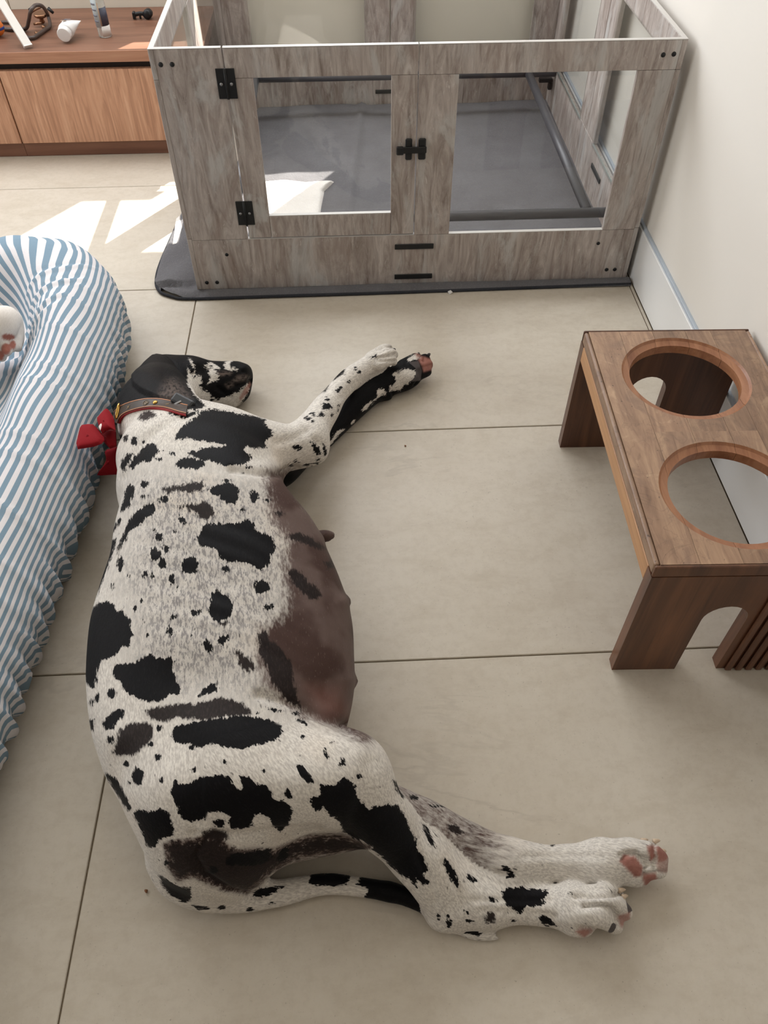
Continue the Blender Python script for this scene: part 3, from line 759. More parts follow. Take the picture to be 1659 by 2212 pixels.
    def grad_normals(s,V):
        q=(V-s.lo)/s.h; out=np.zeros_like(V)
        for ax in range(3):
            e=np.zeros(3);e[ax]=1
            out[:,ax]=s.sample(q+e)-s.sample(q-e)
        return out/np.maximum(np.linalg.norm(out,axis=1,keepdims=True),1e-9)
    def sample(s,q):
        q=np.clip(q,0,s.n-1.001);i=np.floor(q).astype(int);t=q-i;r=0
        for a in (0,1):
            for b in (0,1):
                for c in (0,1):
                    w=(t[:,0] if a else 1-t[:,0])*(t[:,1] if b else 1-t[:,1])*(t[:,2] if c else 1-t[:,2])
                    r=r+w*s.f[i[:,0]+a,i[:,1]+b,i[:,2]+c]
        return r
def hermite(xs,ys,x):
    m=np.gradient(ys,xs); i=np.clip(np.searchsorted(xs,x)-1,0,len(xs)-2)
    h=xs[i+1]-xs[i];t=(x-xs[i])/h
    return (2*t**3-3*t*t+1)*ys[i]+(t**3-2*t*t+t)*h*m[i]+(-2*t**3+3*t*t)*ys[i+1]+(t**3-t*t)*h*m[i+1]
def lap(V,F,w):
    A=np.zeros_like(V);C=np.zeros(len(V))
    for i in range(4):
        a,b=F[:,i],F[:,(i+1)%4]
        for j in range(3):
            A[:,j]+=np.bincount(a,V[b,j],len(V))+np.bincount(b,V[a,j],len(V))
        C+=np.bincount(a,minlength=len(V))+np.bincount(b,minlength=len(V))
    return V*(1-w)+w*A/np.maximum(C,1)[:,None]

# ---- torso stations from tangent slopes of the lying body
def slope(u,v):
    d=ray(u,v); return d[0]/-d[2], d[1]/-d[2]     # x per unit down, y per unit down
def station_set(left,right,prof):
    """left/right: outline px lists (u,v); prof: list of (y,zc,b)."""
    def tab(L,zf):
        out=[]
        for u,v in L:
            sx,sy=slope(u,v); y=sy*(CAM_H-zf); out.append((y,sx))
        out.sort(); return np.array(out)
    TL,TR=tab(left,.17),tab(right,.12)
    st=[]
    for y,zc,b in prof:
        sl=np.interp(y,TL[:,0],TL[:,1]);sr=np.interp(y,TR[:,0],TR[:,1])
        nl=np.array([-1,sl])/math.hypot(1,sl)   # outward normals of the tangent lines through the camera (x,z)
        nl=np.array([-1.,-sl])/math.hypot(1,sl); nr=np.array([1.,sr])/math.hypot(1,sr)
        C=np.array([0,CAM_H]); a=.2; xc=-.25
        for _ in range(40):
            hl=math.hypot(a*nl[0],b*nl[1]);hr=math.hypot(a*nr[0],b*nr[1])
            # n.C = n.c + h
            xl=(nl@C-nl[1]*zc-hl)/nl[0]; xr=(nr@C-nr[1]*zc-hr)/nr[0]
            # xl,xr estimates of the centre; adjust
            xc=(xl+xr)/2; a+= (xr-xl)/2*.8
        st.append((y,xc,zc,a,b))
    return st

VOX=.0034
COLLAR_AX=(.12,.92,.30)
BODY,HEAD,EAR,UFORE,LFORE,UHIND,LHIND,TAIL,REAR=range(1,10)
LEFT=[(u+4,v) for u,v in [(249,918),(252,940),(255,960),(264,1000),(270.6,1018),(268.7,1048),(261,1090),(248,1139.5),(242,1162),(236.5,1208),(219,1261),(204,1303),(194.7,1344.6),(189,1398),(187,1466),(189,1511.7),(196.4,1550),(207.4,1603),(236,1669),(265,1715),(297.6,1766),(317.4,1801),(324,1845),(346,1893)]]
RIGHT=[(560,940),(590,1000),(606,1027),(624,1094),(641,1120),(668,1147),(696,1185),(716,1230),(740,1284),(760,1341),(762,1379),(766,1432),(768,1466),(762,1512),(758,1542),(735,1600),(690,1680),(640,1760)]
def build(h):
    F=Field((-.60,.24,-.012),(.52,1.66,.36),h)
    def pr(u,v,z,r):
        p=at(u,v,max(z,0)); rr=r*depth(p)/FPX
        if z<0: p=at(u,v,rr*.97-z*0-.0005*0); rr=r*depth(p)/FPX; p=at(u,v,rr*.96)
        return p,rr
    def tube(L,k,pid,**kw):
        a=[pr(*q) for q in L]; F.tube([x[0] for x in a],[x[1] for x in a],k,pid,**kw)
    def ell(u,v,z,ru,rv,rz,k,pid,ang=0,carve=False,tilt=0):
        p=at(u,v,z);s=depth(p)/FPX;c,n=math.cos(math.radians(ang)),math.sin(math.radians(ang))
        M=np.array([[c,n,0],[-n,c,0],[0,0,1.]])
        if tilt:
            t=math.radians(tilt); M=np.array([[math.cos(t),0,math.sin(t)],[0,1,0],[-math.sin(t),0,math.cos(t)]])@M
        F.ell(p,(ru*s,rv*s,rz),k,pid,M,carve)
    # torso
    prof=[(.44,.112,.112),(.52,.125,.125),(.60,.128,.128),(.66,.130,.130),(.72,.131,.131),(.78,.134,.134),(.84,.136,.136),(.90,.138,.138),(.95,.138,.138),(1.0,.136,.136),(1.05,.131,.131),(1.09,.124,.124)]
    st=station_set(LEFT,RIGHT,prof)
    y,x,z,a,b=st[0]; st=[(y-.045,x+.01,z*.93,a*.72,b*.80),(y-.075,x+.015,z*.8,a*.40,b*.45)]+st
    y,x,z,a,b=st[-1]; st=st+[(y+.045,x+.0,z*.93,a*.80,b*.82),(y+.08,x+.01,z*.8,a*.45,b*.48)]
    st=[(y,x+(.010 if y>1.02 else 0),z,a-(.010 if y>1.02 else 0),b) for y,x,z,a,b in st]
    F.loft(st,.03,BODY,p=2.35)
    # neck
    tube([(405,1000,.13,112),(370,945,.128,99),(344,895,.108,86),(348,860,.088,68)],.09,BODY)
    # shoulder and chest front
    ell(470,962,.138,118,66,.080,.05,BODY,ang=-8)
    ell(340,1030,.15,62,90,.085,.05,BODY)
    # ---- head
    ell(360,834,.068,66,74,.068,.03,HEAD,ang=0)
    ell(404,842,.064,58,62,.060,.03,HEAD)
    tube([(415,826,.066,56),(458,830,.057,50),(495,823,.052,43),(512,817,.05,34)],.02,HEAD)
    tube([(445,852,.04,36),(485,850,.036,36),(512,846,.032,26)],.02,HEAD)
    tube([(512,799,.052,19),(527,806,.05,17)],.012,HEAD)
    # ---- upper foreleg
    tube([(480,972,.150,64),(570,968,.150,54),(640,962,.13,45),(668,955,.12,42)],.045,UFORE)
    tube([(640,975,.11,36),(684,980,.108,20)],.025,UFORE)
    tube([(658,952,.118,44),(695,896,.115,33),(727,850,.108,25),(756,819,.100,25),(787,796,.09,22),(808,784,.085,24)],.022,UFORE)
    # ---- lower foreleg
    tube([(600,1010,.05,46),(665,968,-1,30),(720,925,-1,25),(772,868,-1,31),(816,837,-1,29),(862,818,-1,29)],.02,LFORE)
    tube([(818,856,-1,12),(836,852,-1,12)],.008,LFORE)
    # ---- pelvis, thighs
    ell(430,1758,.118,120,118,.118,.05,BODY)
    ell(455,1850,.085,118,80,.085,.04,REAR,ang=-18)
    tube([(430,1700,.155,112),(520,1690,.172,116),(660,1682,.175,106),(752,1664,.17,76)],.05,UHIND)

    tube([(758,1688,.17,84),(817,1760,.135,66),(874,1835,.09,51),(923,1905,.062,42),(957,1960,-1,36)],.035,UHIND)
    tube([(950,1980,-1,24),(975,1984,-1,26)],.02,UHIND)
    tube([(965,1958,-1,38),(1040,1955,-1,42),(1120,1955,-1,39),(1190,1959,-1,41),(1245,1964,-1,46)],.02,UHIND)
    tube([(925,1850,.075,40),(985,1908,.045,40),(1050,1950,-1,40)],.03,UHIND)
    # ---- lower hind leg
    tube([(560,1790,.085,82),(700,1768,.08,76),(800,1756,.08,70),(895,1775,.062,56),(985,1818,-1,52),(1080,1860,-1,49)],.03,LHIND)
    tube([(1040,1868,-1,40),(1110,1862,-1,46),(1186,1862,-1,35),(1240,1861,-1,37),(1295,1862,-1,44)],.02,LHIND)
    # ---- tail
    tube([(352,1862,.07,34),(385,1905,.055,40),(440,1930,.04,37),(515,1938,-1,33),(600,1930,-1,28),(698,1910,-1,23),(777,1916,-1,21),(850,1928,-1,21)],.02,TAIL)
    tube([(835,1925,-1,21),(880,1938,-1,20),(935,1966,-1,18),(1005,2012,-1,14),(1055,2026,-1,11),(1100,2029,-1,5)],.004,TAIL)
    F.blur(3)
    # ---- paws: toes
    def toe(L,pid,k=.006): tube(L,k,pid)
    # upper hind paw
    ell(1246,1966,.030,46,46,.029,.016,UHIND)
    for L in ([(1225,1938,.044,18),(1298,1928,.046,18),(1336,1940,.026,16)],[(1230,1955,.05,20),(1312,1950,.056,20),(1349,1970,.026,18)],
              [(1228,1980,.046,20),(1292,1980,.053,23),(1328,1999,.024,19)],[(1235,2003,.03,18),(1262,2006,.024,16)]): toe(L,UHIND)
    # lower hind paw
    ell(1310,1862,.03,54,46,.03,.018,LHIND)
    for L in ([(1310,1838,.045,20),(1360,1830,.045,21),(1385,1845,.03,17)],[(1340,1845,.05,20),(1395,1838,.045,22),(1424,1855,.03,20)],
              [(1350,1875,.04,20),(1400,1878,.035,21),(1425,1880,.025,17)],[(1330,1890,.03,19),(1370,1896,.025,20),(1390,1898,.02,14)]): toe(L,LHIND)
    # upper fore paw
    ell(816,776,.078,30,24,.022,.014,UFORE)
    for L in ([(800,772,.095,11),(826,755,.095,11),(840,752,.085,9)],[(805,780,.1,13),(838,764,.098,13),(851,766,.085,10)],[(815,790,.095,12),(842,778,.09,12),(850,782,.08,9)]): toe(L,UFORE,.004)
    # lower fore paw
    ell(875,812,.032,36,32,.028,.014,LFORE)
    for L in ([(870,790,.045,14),(898,775,.042,13)],[(890,790,.05,13),(918,776,.045,12)],[(895,800,.045,14),(924,788,.038,12)],[(895,812,.035,14),(922,803,.03,11)]): toe(L,LFORE,.004)
    # nipples
    for q in ((668,1160,.115,16),(700,1158,.112,11),(717,1156,.11,7)),((606,1084,.10,14),(630,1088,.098,9),(641,1093,.095,6)),((724,1298,.125,14),(742,1299,.125,9),(748,1300,.125,6)),((736,1470,.11,14),(754,1471,.108,9),(764,1472,.106,6)): tube(q,.012,BODY)
    # floor flattening
    Z=F.ax[2][None,None,:]; F.f=np.maximum(F.f,(0.0005-Z).astype(np.float32))
    return F,st
# =====================================================================
# DOG : details pressed into the surface, then the coat
# =====================================================================
def seg_dist(u,v,P):
    d=np.full(u.shape,1e9)
    for (x0,y0),(x1,y1) in zip(P[:-1],P[1:]):
        dx,dy=x1-x0,y1-y0; L=dx*dx+dy*dy+1e-9
        t=np.clip(((u-x0)*dx+(v-y0)*dy)/L,0,1); d=np.minimum(d,np.hypot(u-x0-t*dx,v-y0-t*dy))
    return d
def poly_sdf(u,v,P):
    P=np.asarray(P,float); Q=list(map(tuple,P))+[tuple(P[0])]
    d=seg_dist(u,v,Q); ins=np.zeros(u.shape,bool)
    for (x0,y0),(x1,y1) in zip(Q[:-1],Q[1:]):
        c=((y0>v)!=(y1>v))&(u<(x1-x0)*(v-y0)/(y1-y0+1e-12)+x0); ins^=c
    return np.where(ins,d,-d)
def sstep(x,a,b):
    t=np.clip((x-a)/(b-a),0,1); return t*t*(3-2*t)
zA=lambda L:[(170+x/2.6333,980+y/2.6333) for x,y in L]
zS=lambda L:[(150+x/3.5298,720+y/3.5298) for x,y in L]
zR=lambda L:[(170+x/2.2726,1480+y/2.2726) for x,y in L]
zH=lambda L:[(820+x/2.5136,1660+y/2.5136) for x,y in L]
zL=lambda L:[(540+x/3.7705,700+y/3.7705) for x,y in L]
zK=lambda L:[(260+x/5.53,570+y/5.53) for x,y in L]
SCL={'A':2.6333,'S':3.5298,'R':2.2726,'H':2.5136,'L':3.7705,'K':5.53}; ZF={'A':zA,'S':zS,'R':zR,'H':zH,'L':zL,'K':zK}
T=(BODY,UHIND,REAR,UFORE)
EARP=[(337,765),(356,768),(368,779),(386,803),(405,827),(416,845),(428,864),(434,874),(420,874),(400,867),(377,864),(365,867),(348,862),(320,853),(303,845),(289,832),(287,815),(304,796)]
DF,DST=build(VOX)
DV,DQ,DP=DF.mesh(3)
DN=DF.grad_normals(DV)
def details(V,N,pid):
    u,v=chart(V); facing=((CPOS-V)*N).sum(1)>0
    D=np.zeros(len(V))
    isin=lambda ids:np.isin(pid,ids)
    def groove(P,w,dep,ids):
        m=facing&isin(ids)
        if not m.any(): return
        d=seg_dist(u[m],v[m],P); D[m]-=dep*np.exp(-(d/w)**2)
    def raisep(P,w,h,ids):
        m=facing&isin(ids); s=poly_sdf(u[m],v[m],P); D[m]+=h*sstep(s,-w,w)
    def bump(c,r,h,ids,ry=None):
        m=facing&isin(ids); ry=ry or r; D[m]+=h*np.exp(-((u[m]-c[0])/r)**2-((v[m]-c[1])/ry)**2)
    HD=(HEAD,BODY)
    raisep(EARP,3.5,.009,HD)
    groove([(337,768),(356,770),(370,782),(388,806),(407,830),(419,848),(432,872)],5,.004,HD)
    bump((330,815),26,.004,HD,20); bump((350,850),22,-.004,HD,12); groove([(310,800),(350,815),(395,860)],9,.0025,HD)
    # brow, eye, stop, cheek
    bump((418,786),13,.005,HD,9); groove([(408,804),(416,808),(425,803)],3.2,.0035,HD); bump((416,801),7,.003,HD,5)
    bump((450,796),13,-.006,HD,13); groove([(430,800),(450,815),(470,820)],8,.002,HD)
    # nose, nostril, lips
    bump((530,796),11,.004,HD,9); bump((524,803),3.5,-.005,HD,3); groove([(541,818),(534,826),(519,832),(500,836)],4,.003,HD)
    groove([(544,822),(537,836),(527,852),(512,872)],4.5,.007,HD); groove([(470,838),(485,850),(500,858)],6,.003,HD)
    # neck and shoulder
    groove([(268,1030),(285,995),(308,958),(350,922),(395,900)],11,.004,(BODY,))
    groove([(640,1012),(600,1024),(560,1021),(500,1012)],8,.008,T); groove([(500,1014),(430,1004),(370,1016)],18,.002,T)
    groove([(600,955),(640,945),(668,925)],10,.004,T); bump((560,985),34,-.004,T,16); bump((450,930),60,.004,T,30)
    groove([(655,920),(672,945),(690,960)],7,.003,T)
    # ribs, flank hollow, hip
    for k in range(7):
        x0=300+k*6; y0=1090+k*42; groove([(x0,y0),(x0+120,y0+22),(x0+240,y0+62),(x0+330,y0+120)],15,.0016,(BODY,))
    bump((430,1465),110,-.010,T,60); bump((270,1590),50,.006,T,38); bump((400,1560),70,.004,T,40)
    groove([(560,1500),(640,1520),(700,1548),(752,1572)],12,.007,T); bump((690,1500),55,-.006,(BODY,),45)
    for c in ((742,1300),(752,1470),(704,1158)): bump(c,16,.004,(BODY,),16)
    # thigh
    groove([(800,1650),(790,1720),(760,1790)],22,.005,T); bump((640,1700),90,.006,T,50); groove([(420,1800),(520,1806),(600,1796),(690,1790)],9,.006,T)
    groove([(905,1850),(925,1900),(940,1950)],9,.004,T); groove([(960,1870),(985,1915),(1000,1955)],8,.003,T)
    bump((985,1985),18,.003,T,14)
    groove([(1020,1945),(1100,1945),(1190,1945)],7,.002,T); groove([(1040,1968),(1130,1970),(1200,1980)],7,.002,T)
    # rear folds
    groove([(440,1815),(418,1850),(440,1890),(500,1925),(560,1940)],8,.006,(REAR,BODY,TAIL)); bump((520,1880),40,.006,(REAR,),30); bump((440,1800),18,.006,(REAR,BODY),12)
    # toes of the upper hind paw
    for P in ([(1060,692),(1180,694),(1270,684),(1330,672)],[(1110,748),(1200,742),(1260,758),(1290,795),(1300,845)],[(1090,868),(1170,882),(1205,892)]): groove(zH(P),4.5,.0075,T)
    for c in ((1230,1926),(1300,1950),(1265,1972)): bump(c,26,.003,T,10)
    for P in ([(1340,470),(1400,470),(1450,520),(1440,580)],[(1490,400),(1500,470),(1490,540)],[(1440,580),(1510,560),(1560,560)],[(1300,470),(1340,450),(1400,455)]): groove(zH(P),3.5,.005,(LHIND,))
    for P in ([(1000,250),(1090,215),(1160,190)],[(1030,275),(1110,262),(1190,245)],[(1050,300),(1120,300),(1190,300)]): groove(zL(P),2.6,.004,(UFORE,))
    for P in ([(1385,300),(1370,270),(1385,235)],[(1415,300),(1420,265)],[(1410,350),(1480,330)]): groove(zL(P),2.4,.004,(LFORE,))
    # lower hind leg
    groove([(1000,1865),(1060,1885),(1110,1890)],8,.004,(LHIND,)); bump((1045,1890),30,.004,(LHIND,),16); groove([(1130,1850),(1220,1848),(1300,1850)],8,.002,(LHIND,))
    groove([(1345,1855),(1362,1842),(1400,1858)],4,.004,(LHIND,)); bump((1362,1868),18,.004,(LHIND,),15); groove([(1345,1855),(1375,1895)],4,.003,(LHIND,)); groove([(1385,1880),(1410,1862)],3,.003,(LHIND,))
    # forelegs
    groove([(735,860),(765,830),(800,812)],6,.002,(UFORE,)); bump((838,856),12,.004,(LFORE,),9); groove([(850,860),(846,840)],4,.003,(LFORE,))
    bump((885,818),16,.004,(LFORE,),13); groove([(905,800),(908,815),(895,832)],3,.004,(LFORE,))
    return V+N*D[:,None]
DV=details(DV,DN,DP)
DV[:,2]=np.maximum(DV[:,2],.0004)

BLACKS=[('S',T,[(800,800),(830,740),(900,680),(960,640),(1010,590),(1080,575),(1180,585),(1280,612),(1400,630),(1500,655),(1490,690),(1550,745),(1540,790),(1500,815),(1505,870),(1440,880),(1350,870),(1330,890),(1390,935),(1380,970),(1330,1000),(1200,1010),(1140,990),(1060,970),(980,950),(900,915),(960,890),(1050,870),(1160,865),(1200,850),(1080,835),(980,820),(900,800),(840,815)]),
('S',T,[(800,1000),(850,960),(930,950),(1000,965),(1030,1000),(990,1030),(900,1030),(830,1020)]),
('S',T,[(455,1020),(480,960),(530,900),(590,845),(630,835),(680,880),(710,895),(670,920),(630,960),(600,990),(560,970),(510,1010),(480,1030)]),
('S',T,[(390,1020),(395,965),(450,915),(490,915),(470,960),(430,1020),(425,1060),(405,1060)]),
('S',T,[(830,640),(870,610),(930,600),(990,585),(960,620),(900,645),(850,650)]),
('S',(BODY,),[(230,700),(250,560),(330,440),(400,300),(620,120),(900,130),(900,420),(1050,560),(960,590),(900,580),(840,580),(780,560),(620,545),(480,560),(400,605),(350,690)]),
('A',T,[(735,205),(790,175),(830,165),(870,165),(915,200),(915,240),(890,290),(850,280),(815,260),(800,235),(760,235)]),
('A',T,[(240,310),(255,240),(270,190),(290,170),(315,195),(310,240),(290,270),(300,290),(260,320),(235,330)]),
('A',T,[(255,450),(265,420),(310,350),(370,300),(420,270),(440,315),(420,350),(380,370),(340,410),(290,440),(265,490),(245,520),(225,530),(235,500)]),
('A',T,[(180,500),(215,480),(205,540),(180,610),(140,720),(110,790),(80,850),(50,860),(90,760),(130,640),(160,540)]),
('A',T,[(190,430),(235,360),(250,375),(225,410),(200,445)]),
('A',T,[(220,640),(225,600),(245,585),(255,620),(250,660),(230,672)]),
('A',T,[(665,490),(690,455),(710,410),(760,395),(850,395),(900,395),(930,380),(960,375),(1000,395),(1010,430),(1060,455),(1100,480),(1115,520),(1110,560),(1090,590),(1085,625),(1050,650),(1015,665),(1000,640),(950,620),(900,610),(860,620),(800,600),(795,570),(770,540),(730,525),(690,535)]),
('A',T,[(580,630),(590,605),(630,585),(670,600),(680,640),(665,675),(620,685),(590,665)]),
('A',T,[(995,760),(1005,730),(1040,720),(1080,735),(1090,765),(1060,790),(1010,795)]),
('A',T,[(735,900),(750,850),(755,800),(780,770),(820,795),(860,825),(885,860),(880,905),(850,935),(800,955),(770,945)]),
('A',T,[(785,1060),(800,1045),(845,1030),(855,1060),(830,1085),(800,1100)]),('A',T,[(700,1075),(730,1060),(760,1090),(760,1115),(730,1140),(705,1120)]),
('A',T,[(75,880),(120,845),(160,835),(200,860),(215,900),(250,870),(270,920),(300,945),(295,990),(310,1030),(285,1060),(290,1090),(240,1110),(200,1150),(170,1165),(130,1180),(110,1230),(100,1290),(95,1340),(60,1330),(20,1260),(20,1150),(30,1040),(50,950)]),
('A',T,[(190,1240),(210,1200),(240,1190),(290,1195),(340,1180),(380,1150),(410,1135),(440,1160),(490,1165),(520,1150),(545,1180),(535,1230),(550,1290),(580,1340),(575,1380),(530,1370),(500,1390),(450,1410),(400,1415),(340,1395),(280,1370),(250,1340),(230,1290),(200,1275)]),
('A',T,[(665,1390),(700,1340),(740,1320),(760,1300),(800,1330),(790,1355),(750,1360),(700,1380)]),
('R',T,[(455,230),(470,200),(530,190),(580,180),(660,165),(760,150),(860,155),(940,170),(990,195),(1005,230),(980,265),(920,290),(860,295),(800,315),(740,310),(680,290),(640,290),(600,310),(560,290),(500,290),(460,275)]),
('R',T,[(115,190),(140,150),(180,120),(225,120),(220,155),(180,180),(170,215),(130,220)]),('R',T,[(140,280),(145,250),(175,260),(165,295)]),
('R',T,[(450,515),(480,460),(500,490),(560,480),(590,450),(650,445),(700,435),(740,450),(760,490),(780,520),(800,500),(790,445),(830,450),(860,480),(920,490),(950,530),(960,560),(1010,570),(1050,600),(1045,640),(1030,690),(990,720),(950,690),(940,650),(880,630),(850,650),(860,690),(800,705),(750,705),(740,650),(700,630),(640,620),(620,660),(570,670),(530,665),(500,640),(480,590),(460,560)]),
('R',T,[(1005,540),(1020,500),(1050,550),(1030,570)]),
('R',T,[(265,640),(290,610),(360,620),(400,610),(440,625),(460,670),(470,740),(420,745),(390,770),(370,800),(335,790),(310,720)]),
('R',T,[(130,430),(180,450),(210,500),(240,560),(265,610),(240,620),(190,540),(145,470)]),('R',T,[(50,170),(75,165),(75,225),(55,225)]),
('R',T,[(1130,560),(1190,540),(1180,490),(1250,490),(1310,450),(1360,490),(1365,550),(1420,610),(1500,620),(1520,590),(1560,590),(1600,640),(1659,770),(1659,990),(1600,930),(1500,840),(1440,790),(1350,750),(1300,720),(1280,670),(1230,640),(1200,600),(1170,620),(1140,590)]),
('R',T,[(1070,400),(1095,390),(1130,430),(1150,475),(1130,485),(1095,450)]),('R',T,[(1195,310),(1215,310),(1235,350),(1220,365)]),
('R',T,[(1060,165),(1100,170),(1130,190),(1120,200),(1080,185)]),('R',T,[(920,110),(980,120),(1010,130),(960,130)]),('R',T,[(1540,460),(1570,480),(1605,540),(1590,555),(1560,520)]),
('H',T,[(-40,210),(50,190),(100,210),(130,270),(150,330),(180,400),(210,450),(240,480),(265,550),(240,570),(275,620),(240,635),(180,590),(150,600),(90,560),(30,500),(-40,440)]),
('H',T,[(345,480),(380,500),(420,570),(430,640),(440,670),(410,640),(380,590),(350,530)]),('H',T,[(225,290),(250,300),(290,380),(305,440),(280,420),(250,370),(235,330)]),('H',T,[(70,60),(110,90),(140,160),(110,130)]),
('H',T,[(660,670),(700,645),(800,650),(860,655),(910,660),(920,685),(880,700),(900,740),(850,750),(800,750),(770,790),(730,770),(690,740),(670,700)]),
('H',T,[(850,790),(890,795),(940,830),(965,855),(920,860),(880,840)]),('H',T,[(585,690),(620,700),(645,735),(600,720)]),('H',T,[(440,750),(470,770),(490,795),(460,790)]),('H',T,[(480,570),(530,610),(510,620),(470,590)]),
('L',T,[(635,455),(670,415),(715,375),(780,370),(770,400),(720,435),(690,450)]),('L',T,[(555,575),(590,505),(635,480),(640,510),(610,550)]),('L',T,[(705,720),(720,660),(732,660),(722,710)]),
('L',T,[(340,1000),(370,985),(420,990),(425,1015),(390,1030)]),('L',T,[(490,955),(530,970),(570,1015),(575,1055),(540,1070),(515,1030)]),('L',T,[(590,970),(612,980),(625,1030),(610,1085),(595,1030)]),
('R',(REAR,BODY,UHIND),[(720,850),(760,825),(850,815),(940,800),(950,850),(900,880),(800,890),(720,885)]),
('R',(REAR,TAIL,BODY),[(850,1030),(870,1000),(960,985),(1010,990),(960,1020),(900,1045),(860,1045)]),
('R',(REAR,TAIL,BODY),[(395,930),(440,960),(500,990),(550,995),(555,1050),(520,1070),(455,1035),(405,980)]),
('R',(TAIL,REAR),[(550,1078),(600,1085),(640,1097),(590,1104)]),
('R',(LHIND,REAR),[(965,850),(980,800),(1030,790),(1030,850),(1005,875)]),
('R',(TAIL,),[(1125,955),(1160,920),(1260,915),(1330,935),(1320,975),(1260,985),(1160,990),(1130,975)]),
('R',(TAIL,),[(1365,975),(1390,930),(1500,940),(1659,980),(1900,1080),(1985,1200),(1960,1240),(1880,1215),(1800,1170),(1659,1115),(1500,1075),(1400,1045),(1420,1000)]),
('H',(LHIND,),[(655,530),(690,525),(730,565),(738,588),(700,575)]),('H',(LHIND,),[(160,140),(215,150),(210,170),(170,165)]),('H',(LHIND,),[(500,560),(560,575),(550,590),(500,575)]),
]
SPOTS=[('S',T,[(495,823,26,30),(433,803,14,25),(393,790,10,22),(373,790,7,20),(790,913,20,14),(680,958,20,10),(570,830,12,9),(570,1150,26,24),(1365,1025,25,8),(815,610,40,8)]),
('A',T,[(843,152,18,10),(455,478,20,22),(435,570,32,38),(475,628,22,28),(498,540,13,18),(375,683,10,16),(290,697,10,10),(523,710,16,26),(193,752,10,16),(580,375,16,20),(490,258,30,16),(372,172,18,12),(370,245,14,8),(840,655,14,16),(563,778,8,14),(548,448,8,8),(1000,240,24,32),(930,320,8,8),(1070,265,14,8),(618,402,8,8),(432,432,6,6),(655,905,26,18),(690,900,12,12),(1075,875,34,14),(538,930,10,12),(520,1010,18,24),(358,838,10,10),(320,880,8,10),(395,1030,8,8),(372,960,6,8),(640,1035,6,6),(188,1362,20,24),(103,1390,12,20),(75,1415,9,14),(420,697,14,16)]),
('R',T,[(395,212,16,18),(352,290,14,14),(385,352,16,16),(290,445,32,40),(232,385,12,12),(410,468,10,12),(570,415,12,10),(720,376,9,9),(250,480,7,9),(910,423,13,8),(550,300,12,14),(690,680,26,18),(1295,380,15,22),(1375,450,16,14),(1100,257,8,8),(1245,282,8,8),(1065,140,12,8),(1127,335,6,6),(880,137,8,4),(660,910,20,16),(430,870,10,14)]),
('H',T,[(380,840,12,20),(373,800,8,12),(485,830,18,10),(725,828,10,6),(1035,680,10,5),(320,800,6,12)]),
('L',T,[(850,360,12,6),(893,395,14,14),(803,465,10,10),(735,515,8,8),(715,543,16,14),(632,617,16,18),(620,670,38,22),(583,738,26,20),(512,735,14,10),(470,770,22,16),(515,790,14,8),(1010,270,28,8),(375,1115,16,10),(545,1138,12,10),(465,1150,30,10),(330,1152,16,6),(550,1105,22,8),(665,740,8,14)]),
('H',(LHIND,),[(690,605,28,18),(320,205,40,8),(940,415,8,4)]),('R',(TAIL,),[(700,1090,14,8),(840,1100,12,8),(945,1070,10,6)]),
]
BROWNS=[('A',T,[(555,305),(600,290),(660,285),(710,262),(740,290),(775,325),(770,350),(720,375),(680,360),(650,330),(600,310)]),
('A',T,[(890,1120),(920,1110),(950,1150),(990,1180),(1005,1225),(960,1245),(920,1215),(900,1170)]),
('A',T,[(1020,1020),(1070,1000),(1090,1060),(1140,1100),(1200,1180),(1230,1300),(1250,1400),(1270,1470),(1200,1420),(1110,1320),(1060,1200),(1020,1120)]),
('A',T,[(1180,480),(1220,450),(1280,455),(1340,490),(1390,520),(1420,550),(1380,545),(1300,520),(1230,500)]),
('A',T,[(1190,670),(1230,650),(1280,690),(1310,740),(1370,770),(1380,810),(1340,840),(1280,800),(1220,740)]),('A',T,[(1390,610),(1440,605),(1470,650),(1420,655)]),
('A',T,[(215,540),(240,500),(262,490),(240,540),(220,570)]),('A',T,[(1110,330),(1140,322),(1172,345),(1140,358)]),('A',T,[(800,960),(860,945),(850,985),(825,985)]),
('R',T,[(320,120),(380,110),(480,90),(580,85),(690,60),(760,70),(830,110),(850,145),(780,150),(700,160),(620,175),(540,170),(490,160),(430,180),(360,175)]),
('R',T,[(180,350),(165,330),(190,270),(200,220),(250,190),(310,180),(360,190),(370,230),(350,290),(310,310),(280,340),(240,345)]),
('R',(REAR,BODY,UHIND),[(600,720),(660,700),(730,720),(740,760),(680,770),(620,760)]),
('H',(LHIND,),[(370,300),(430,310),(460,350),(420,360),(380,340)]),('H',(LHIND,),[(590,590),(620,580),(640,600),(620,620)]),
('H',T,[(565,790),(600,770),(630,790),(620,840),(580,835)]),
('S',T,[(520,650),(545,610),(590,590),(640,595),(660,625),(610,660),(560,680)]),('A',T,[(480,195),(530,185),(620,165),(700,155),(725,185),(700,210),(640,225),(560,215),(500,230)])]
BELLY=('A',T,[(1075,110),(1200,100),(1300,310),(1500,460),(1700,800),(1720,1100),(1700,1400),(1650,1640),(1500,1560),(1290,1490),(1180,1400),(1090,1310),(1030,1170),(1040,1020),(1150,950),(1210,850),(1180,650),(1200,500),(1120,380),(1090,250)])
